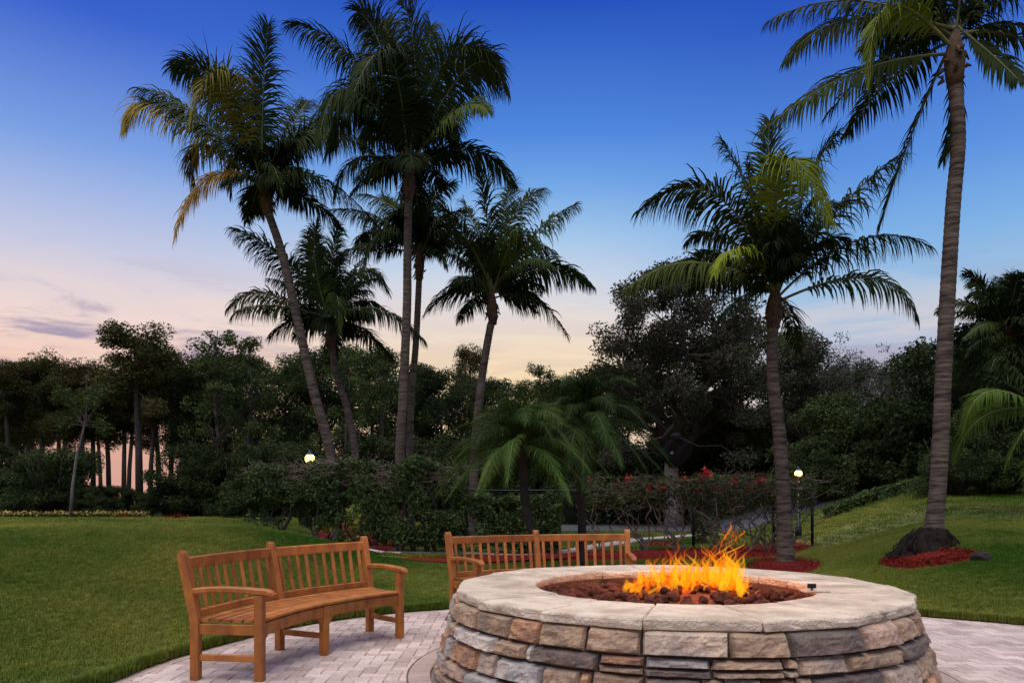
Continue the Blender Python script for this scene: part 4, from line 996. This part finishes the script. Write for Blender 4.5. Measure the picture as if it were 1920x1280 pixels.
# ------------------------------------------------------------------ hedges and plants
def foliage_box(x0, x1, y0, y1, z0f, z1f, n, size, hole=.0, scale=1.6, seed=0):
    q = rng.uniform((x0, y0, 0), (x1, y1, 1), (n*3, 3)); g = terr(q[:, 0], q[:, 1])
    zlo = np.array([z0f(x) for x in q[:, 0]]); zhi = np.array([z1f(x) for x in q[:, 0]]); q[:, 2] = g+zlo+(zhi-zlo)*q[:, 2]
    nv = np.array([mnoise.noise(Vector(p)*scale+Vector((seed, 0, 0)))+.5*mnoise.noise(Vector(p)*scale*2.6+Vector((seed, 7, 0))) for p in q])
    q = q[nv > hole][:n]; return leaf_quads(q, rng.uniform(size*.65, size*1.35, len(q)), .6)
def hedge(name, label, x0, x1, y0, y1, zlo, zhi, n, size, stems, leaf, hole=-.1, seed=0, cat='hedge', group=None, twigs=0):
    root = tag(empty(name, ((x0+x1)/2, (y0+y1)/2, gz((x0+x1)/2, (y0+y1)/2))), label, cat, group); off = root.location
    V, Fq = foliage_box(x0, x1, y0, y1, zlo, zhi, n, size, hole, seed=seed); V = V-np.array(off)
    link('foliage', mesh_np('foliage', V, Fq), M[leaf], root)
    b = MB()
    for k in range(stems):
        x = random.uniform(x0+.1, x1-.1); y = (y0+y1)/2; g = gz(x, y)
        for q in range(3):
            branch(b, Vector((x, y, g-.05))-off, Vector((x+random.uniform(-.6, .6), y+random.uniform(-.2, .2), g+zhi(x)*random.uniform(.5, .95)))-off, .035, .012, 5, .12)
    if stems: link('stems', b.mesh('stems', True), M['bark'], root)
    if twigs:
        b = MB()
        for k in range(twigs):
            x = random.uniform(x0, x1); z = zhi(x)*random.uniform(.72, .98)+gz(x, y0); p = Vector((x, random.uniform(y0, y1), z))-off
            branch(b, p, p+Vector((random.gauss(0, .28), random.gauss(0, .1), random.uniform(-.2, .28))), .009, .003, 3, .25, 6)
        link('dry_twigs', b.mesh('dry_twigs'), M['twig'], root)
    return root
FY = 16.6
def wavy(h, amp, s): return lambda x: h+amp*mnoise.noise(Vector((x*1.7, s, 0)))+amp*.5*mnoise.noise(Vector((x*5, s, 3)))
X_ = lambda px, d=FY: (px-CXP)/F*d
hedge('vine_hedge', 'green vine hedge clipped flat on top with bare stems below', X_(470), X_(645), FY-.5, FY+.3, wavy(.62, .5, 1), wavy(2.02, .18, 2), 13000, .072, 3, 'leafhedge', -.06, 3, twigs=300)
hedge('vine_hedge', 'dark vine hedge growing down to the mulch between the two benches', X_(640), X_(875), FY-.6, FY+.3, wavy(.22, .3, 5), wavy(2.05, .2, 6), 22000, .072, 6, 'leafhedge', .0, 9, twigs=330)
hedge('vine_hedge', 'low dark shrub filling the gap behind the bright date palm', X_(850), X_(1050), FY-.5, FY+.3, wavy(.1, .2, 8), wavy(1.35, .3, 9), 16000, .075, 4, 'leafhedge', -.1, 5)
for k, (px, w_, z1, z0) in enumerate([(665, 55, 1.2, .1), (700, 60, 1.0, .3), (735, 45, 1.5, .9), (745, 40, .8, .1), (610, 30, .8, .4)]):
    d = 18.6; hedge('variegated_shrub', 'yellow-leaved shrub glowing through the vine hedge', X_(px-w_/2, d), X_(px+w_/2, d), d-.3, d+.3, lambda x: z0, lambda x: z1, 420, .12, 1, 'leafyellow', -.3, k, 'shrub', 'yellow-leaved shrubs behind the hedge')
for px, w_ in ((835, 30), (960, 40), (1020, 30)):
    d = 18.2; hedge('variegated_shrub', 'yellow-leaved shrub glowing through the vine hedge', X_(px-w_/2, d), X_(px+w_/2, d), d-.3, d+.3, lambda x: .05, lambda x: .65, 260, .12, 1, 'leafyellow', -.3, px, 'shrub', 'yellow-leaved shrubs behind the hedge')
# flowering bougainvillea on the fence: bare grey canes, few leaves, red bracts along the top
def bougainvillea(px0, px1, label, ncane, nfl, nleaf):
    x0, x1 = X_(px0), X_(px1); root = tag(empty('bougainvillea', ((x0+x1)/2, FY-.1, gz((x0+x1)/2, FY))), label, 'climbing plant', 'bare flowering vines on the chain-link fence'); off = root.location
    b = MB()
    for k in range(3):
        x = random.uniform(x0+.05, x1-.05); p = Vector((x, FY-.15, 0))-off
        for q in range(4):
            e_ = Vector((x+random.gauss(0, .5), FY-.15+random.gauss(0, .1), random.uniform(.7, 1.5)))-off; pts = branch(b, p, e_, .024, .009, 5, .12, 7)
    for k in range(ncane):
        x = random.uniform(x0, x1); z = random.uniform(.75, 1.66)**.8*1.11 if random.random() < .3 else random.uniform(1.2, 1.68); p = Vector((x, FY+random.gauss(-.1, .15), z))-off
        branch(b, p, p+Vector((random.gauss(0, .35), random.gauss(0, .12), random.gauss(0, .22))), .008, .003, 3, .22, 6)
    link('canes', b.mesh('canes', True), M['twig'], root)
    q = np.stack([rng.uniform(x0, x1, nleaf), rng.normal(FY-.1, .16, nleaf), np.clip(rng.normal(1.38, .24, nleaf), .4, 1.72)], -1)-np.array(off)
    V, Fq = leaf_quads(q, rng.uniform(.05, .10, nleaf), .6); link('foliage', mesh_np('foliage', V, Fq), M['leafmid'], root)
    cl_ = rng.uniform((x0, FY-.25, 1.38), (x1, FY, 1.7), (max(2, nfl//22), 3)); q = cl_[rng.integers(0, len(cl_), nfl)]+rng.normal(0, .05, (nfl, 3))-np.array(off)
    V, Fq = leaf_quads(q, rng.uniform(.04, .075, nfl), .8); link('red_bracts', mesh_np('red_bracts', V, Fq), M['flower_r'], root)
bougainvillea(1095, 1215, 'sparse bare vine on the fence beside the dark date palm', 130, 70, 900)
bougainvillea(1205, 1345, 'bare grey vine with a few red flowers in front of the oak trunk', 200, 190, 1300)
bougainvillea(1340, 1445, 'bare vine with many red flowers between the oak and the slim palm', 190, 300, 1100)
bougainvillea(1440, 1520, 'dry vine tangle at the fence end behind the slim palm', 190, 40, 1100)
d = 20; hedge('red_flower_bush', 'leafy bush with one large red bloom behind the fence', X_(1300, d), X_(1350, d), d-.3, d+.3, lambda x: .1, lambda x: 1.9, 900, .11, 3, 'leafmid', -.2, 33, 'shrub')
q = rng.normal((X_(1319, d), d-.35, H+.60), .07, (60, 3)); V, Fq = leaf_quads(q, .11, .8)
rb = [o for o in COL.objects if o.name == 'red_flower_bush'][0]; link('bloom', mesh_np('bloom', V-np.array(rb.location), Fq), M['flower_r'], rb)
# clipped low hedge along the brow of the right-hand lawn
pts_ = [(1555, 972), (1600, 958), (1660, 942), (1740, 922)]
for k in range(3):
    a, b_ = pts_[k], pts_[k+1]; d = 22.5
hx0, hx1 = X_(1555, 22.5), X_(1745, 22.5)
hedge('clipped_hedge', 'low clipped dark hedge along the brow of the rising lawn', hx0, hx1, 22.2, 23.0, lambda x: -.05, wavy(.40, .06, 4), 9000, .09, 0, 'leafhedge', -.35, 12)
# yellow flowers along the far edge of the lawn
for k in range(20):
    px = 6+k*14+random.uniform(-4, 4); d = 36.3+random.uniform(-.4, .4); x = X_(px, d); z = gz(x, d)
    root = tag(empty('flowering_plant', (x, d, z)), 'low clump of yellow flowers edging the far lawn', 'flowers', 'yellow flowers along the lawn edge')
    V, Fq = leaf_quads(rng.normal((0, 0, .12), (.16, .12, .06), (60, 3)), .12, .5); link('foliage', mesh_np('foliage', V, Fq), M['leafmid'], root)
    V, Fq = leaf_quads(rng.normal((0, -.05, .24), (.16, .10, .05), (45, 3)), .11, .7); link('blossoms', mesh_np('blossoms', V, Fq), M['flower_y'], root)
for px, d in ((238, 35), (330, 30)):
    x = X_(px, d); root = tag(empty('flowering_plant', (x, d, gz(x, d))), 'small reddish ground plant on the far lawn', 'plant', 'reddish plants on the far lawn')
    V, Fq = leaf_quads(rng.normal((0, 0, .1), (.25, .15, .06), (90, 3)), .12, .5); link('foliage', mesh_np('foliage', V, Fq), M['mulch'], root)
# boulder
bm = bmesh.new(); bmesh.ops.create_icosphere(bm, subdivisions=3, radius=1)
for v in bm.verts: v.co *= 1+mnoise.noise(v.co*1.3)*.25+mnoise.noise(v.co*4)*.06
me = bpy.data.meshes.new('boulder'); bm.to_mesh(me); bm.free()
bp_ = gp(1841, 1050, .42); o = link('boulder', me, M['rock']); o.location = (bp_[0], bp_[1], gz(*bp_)+.03); o.scale = (.13, .11, .085); tag(o, 'small dark boulder at the end of the mulch ring', 'rock')

# ------------------------------------------------------------------ chain-link fence
fx_a, fx_b = X_(560), X_(1525)
fence = tag(empty('chain_link_fence', ((fx_a+fx_b)/2, FY, 0)), 'black chain-link fence carrying the vines behind the benches', 'fence'); fo = Vector(fence.location)
HF = 1.42
for px in (638, 862, 1086, 1300, 1450, 1523):
    x = X_(px); b = MB(); b.tube([(x-fo.x, 0, gz(x, FY)-.1), (x-fo.x, 0, HF+.04)], .032, 10); b.tube([(x-fo.x, 0, HF+.04), (x-fo.x, 0, HF+.07), (x-fo.x, 0, HF+.1)], [.04, .036, .01], 10); link('post', b.mesh('post', True), M['blackmetal'], fence)
b = MB(); b.tube([(fx_a-fo.x, -.02, HF), (fx_b-fo.x, -.02, HF)], .02, 8); link('top_rail', b.mesh('top_rail', True), M['blackmetal'], fence)
b = MB(); w = fx_b-fx_a; s = .075; k = 0; hh = HF-.04
for sg in (1, -1):
    x = -hh
    while x < w:
        xa, xb = max(0, x), min(w, x+hh); za, zb = (xa-x), (xb-x)
        if xb > xa:
            p0 = Vector((fx_a-fo.x+(xa if sg > 0 else w-xa), sg*.003, .03+za)); p1 = Vector((fx_a-fo.x+(xb if sg > 0 else w-xb), sg*.003, .03+zb)); b.tube([p0, p1], .0022, 3, False)
        x += s
o = link('wire_mesh', b.mesh('wire_mesh'), M['blackmetal'], fence); o['kind'] = 'stuff'

# ------------------------------------------------------------------ lit lamp posts
def emis(name, col, s):
    m = bpy.data.materials.new(name); m.use_nodes = True; n = m.node_tree.nodes; n.remove(n['Principled BSDF']); e_ = n.new('ShaderNodeEmission'); e_.inputs[0].default_value = (*col, 1); e_.inputs[1].default_value = s
    m.node_tree.links.new(e_.outputs[0], n['Material Output'].inputs[0]); return m
M['lampglow'] = emis('lamp_glow', (1, .62, .17), 5)
def lamp(px, py, d, label, watt, s=1.0):
    p = P(px, py, d); g = gz(p.x, p.y); root = tag(empty('lamp_post', (p.x, p.y, g)), label, 'lamp post', 'lit lamp posts'); h = p.z-g
    b = MB(); b.tube([(0, 0, -.05), (0, 0, .3), (0, 0, .32), (0, 0, h-.22*s)], [.09, .08, .05, .035], 12); link('post', b.mesh('post', True), M['blackmetal'], root)
    b = MB(); b.tube([(0, 0, -.15*s), (0, 0, -.11*s), (0, 0, -.03*s), (0, 0, .06*s), (0, 0, .13*s)], [.05*s, .11*s, .15*s, .15*s, .10*s], 14); o = link('lantern_glass', b.mesh('lantern_glass', True), M['lampglow'], root); o.location = (0, 0, h)
    b = MB(); b.tube([(0, 0, .135*s), (0, 0, .15*s), (0, 0, .24*s), (0, 0, .31*s)], [.12*s, .12*s, .05*s, .012*s], 12); b.tube([(0, 0, -.22*s), (0, 0, -.145*s)], [.05*s, .1*s], 12)
    for k in range(6):
        a = k*math.pi/3; b.tube([(.1*s*math.cos(a), .1*s*math.sin(a), -.15*s), (.10*s*math.cos(a), .10*s*math.sin(a), -.13*s)], .007*s, 4)
    o = link('lantern_frame', b.mesh('lantern_frame'), M['blackmetal'], root); o.location = (0, 0, h)
    l_ = bpy.data.lights.new('lamp_light', 'POINT'); l_.energy = watt; l_.color = (1, .75, .35); l_.shadow_soft_size = .2; lo = bpy.data.objects.new('lamp_light', l_); COL.objects.link(lo); lo.parent = root; lo.location = (0, 0, h)
lamp(581, 860, 27, 'bright lit lantern just above the vine hedge', 160, 1.15)
lamp(1497, 888, 19, 'lit lantern shining beside the slim palm trunk', 60, .62)
lamp(1175, 880, 46, 'distant small lit lantern seen past the date palm', 60, .8)

# ------------------------------------------------------------------ grass
def tuft(seed, nb, spread, h, w):
    rs = np.random.default_rng(seed); V = []; Fq = []
    for k in range(nb):
        x, y = rs.uniform(-spread, spread, 2); a = rs.uniform(0, 6.28); ln = h*rs.uniform(.6, 1.25); be = rs.uniform(.15, .9); dx, dy = math.cos(a), math.sin(a); sx, sy = -dy*w/2, dx*w/2
        p = [(x, y, -.005), (x+dx*be*ln*.3, y+dy*be*ln*.3, ln*.6), (x+dx*be*ln*.8, y+dy*be*ln*.8, ln*(1-.35*be))]; o = len(V)
        V += [(p[0][0]-sx, p[0][1]-sy, p[0][2]), (p[0][0]+sx, p[0][1]+sy, p[0][2]), (p[1][0]+sx*.8, p[1][1]+sy*.8, p[1][2]), (p[1][0]-sx*.8, p[1][1]-sy*.8, p[1][2]), (p[2][0]+sx*.15, p[2][1]+sy*.15, p[2][2]), (p[2][0]-sx*.15, p[2][1]-sy*.15, p[2][2])]
        Fq += [(o, o+1, o+2, o+3), (o+3, o+2, o+4, o+5)]
    me = mesh_np('grass_tuft', V, Fq); me.materials.append(M['grass']); ob = bpy.data.objects.new('grass_tuft', me); return ob
def scatter(pts, tob, label, lo, hi):
    me = bpy.data.meshes.new('grass'); me.vertices.add(len(pts)); me.vertices.foreach_set('co', np.asarray(pts, np.float32).ravel()); me.update()
    o = link('grass', me); tag(o, label, 'grass', kind='stuff')
    ng = bpy.data.node_groups.new('grass_scatter', 'GeometryNodeTree'); ng.interface.new_socket('Geometry', in_out='INPUT', socket_type='NodeSocketGeometry'); ng.interface.new_socket('Geometry', in_out='OUTPUT', socket_type='NodeSocketGeometry')
    n = ng.nodes; l = ng.links; gi = n.new('NodeGroupInput'); go = n.new('NodeGroupOutput'); ip = n.new('GeometryNodeInstanceOnPoints'); m2p = n.new('GeometryNodeMeshToPoints'); oi = n.new('GeometryNodeObjectInfo'); oi.inputs['Object'].default_value = tob; oi.inputs['As Instance'].default_value = True
    rv = n.new('FunctionNodeRandomValue'); rv.data_type = 'FLOAT_VECTOR'; rv.inputs[0].default_value = (-.12, -.12, 0); rv.inputs[1].default_value = (.12, .12, 6.283); rs = n.new('FunctionNodeRandomValue'); rs.data_type = 'FLOAT'; rs.inputs[2].default_value = lo; rs.inputs[3].default_value = hi
    l.new(gi.outputs[0], m2p.inputs[0]); l.new(m2p.outputs[0], ip.inputs['Points']); l.new(oi.outputs['Geometry'], ip.inputs['Instance']); l.new(rv.outputs[0], ip.inputs['Rotation']); l.new(rs.outputs[1], ip.inputs['Scale']); l.new(ip.outputs[0], go.inputs[0])
    md = o.modifiers.new('scatter', 'NODES'); md.node_group = ng; return o
def lawn_points(n, rlo, rhi, pw=1.0):
    th = rng.uniform(R(2), R(205), n); u = rng.random(n)**pw
    rr_ = r_edge(np.degrees(th))+rlo+(rhi-rlo)*u
    x = PC[0]+rr_*np.cos(th); y = PC[1]+rr_*np.sin(th)
    ok = (np.abs(x) < .75*y+1.2) & (y > 3)
    for poly in BEDS: ok &= ~in_poly(x, y, poly)
    x, y = x[ok], y[ok]; return np.stack([x, y, terr(x, y)], -1)
scatter(lawn_points(150000, .01, 7.5, .62), tuft(1, 30, .06, .036, .005), 'short mown grass of the near lawn around the patio', .8, 1.25)
scatter(lawn_points(130000, 7, 36, .62), tuft(2, 26, .15, .045, .011), 'mown grass of the far lawn', .8, 1.3)
scatter(lawn_points(3500, .0, .06), tuft(3, 22, .04, .07, .006), 'longer grass fringe along the patio edge', .7, 1.2)
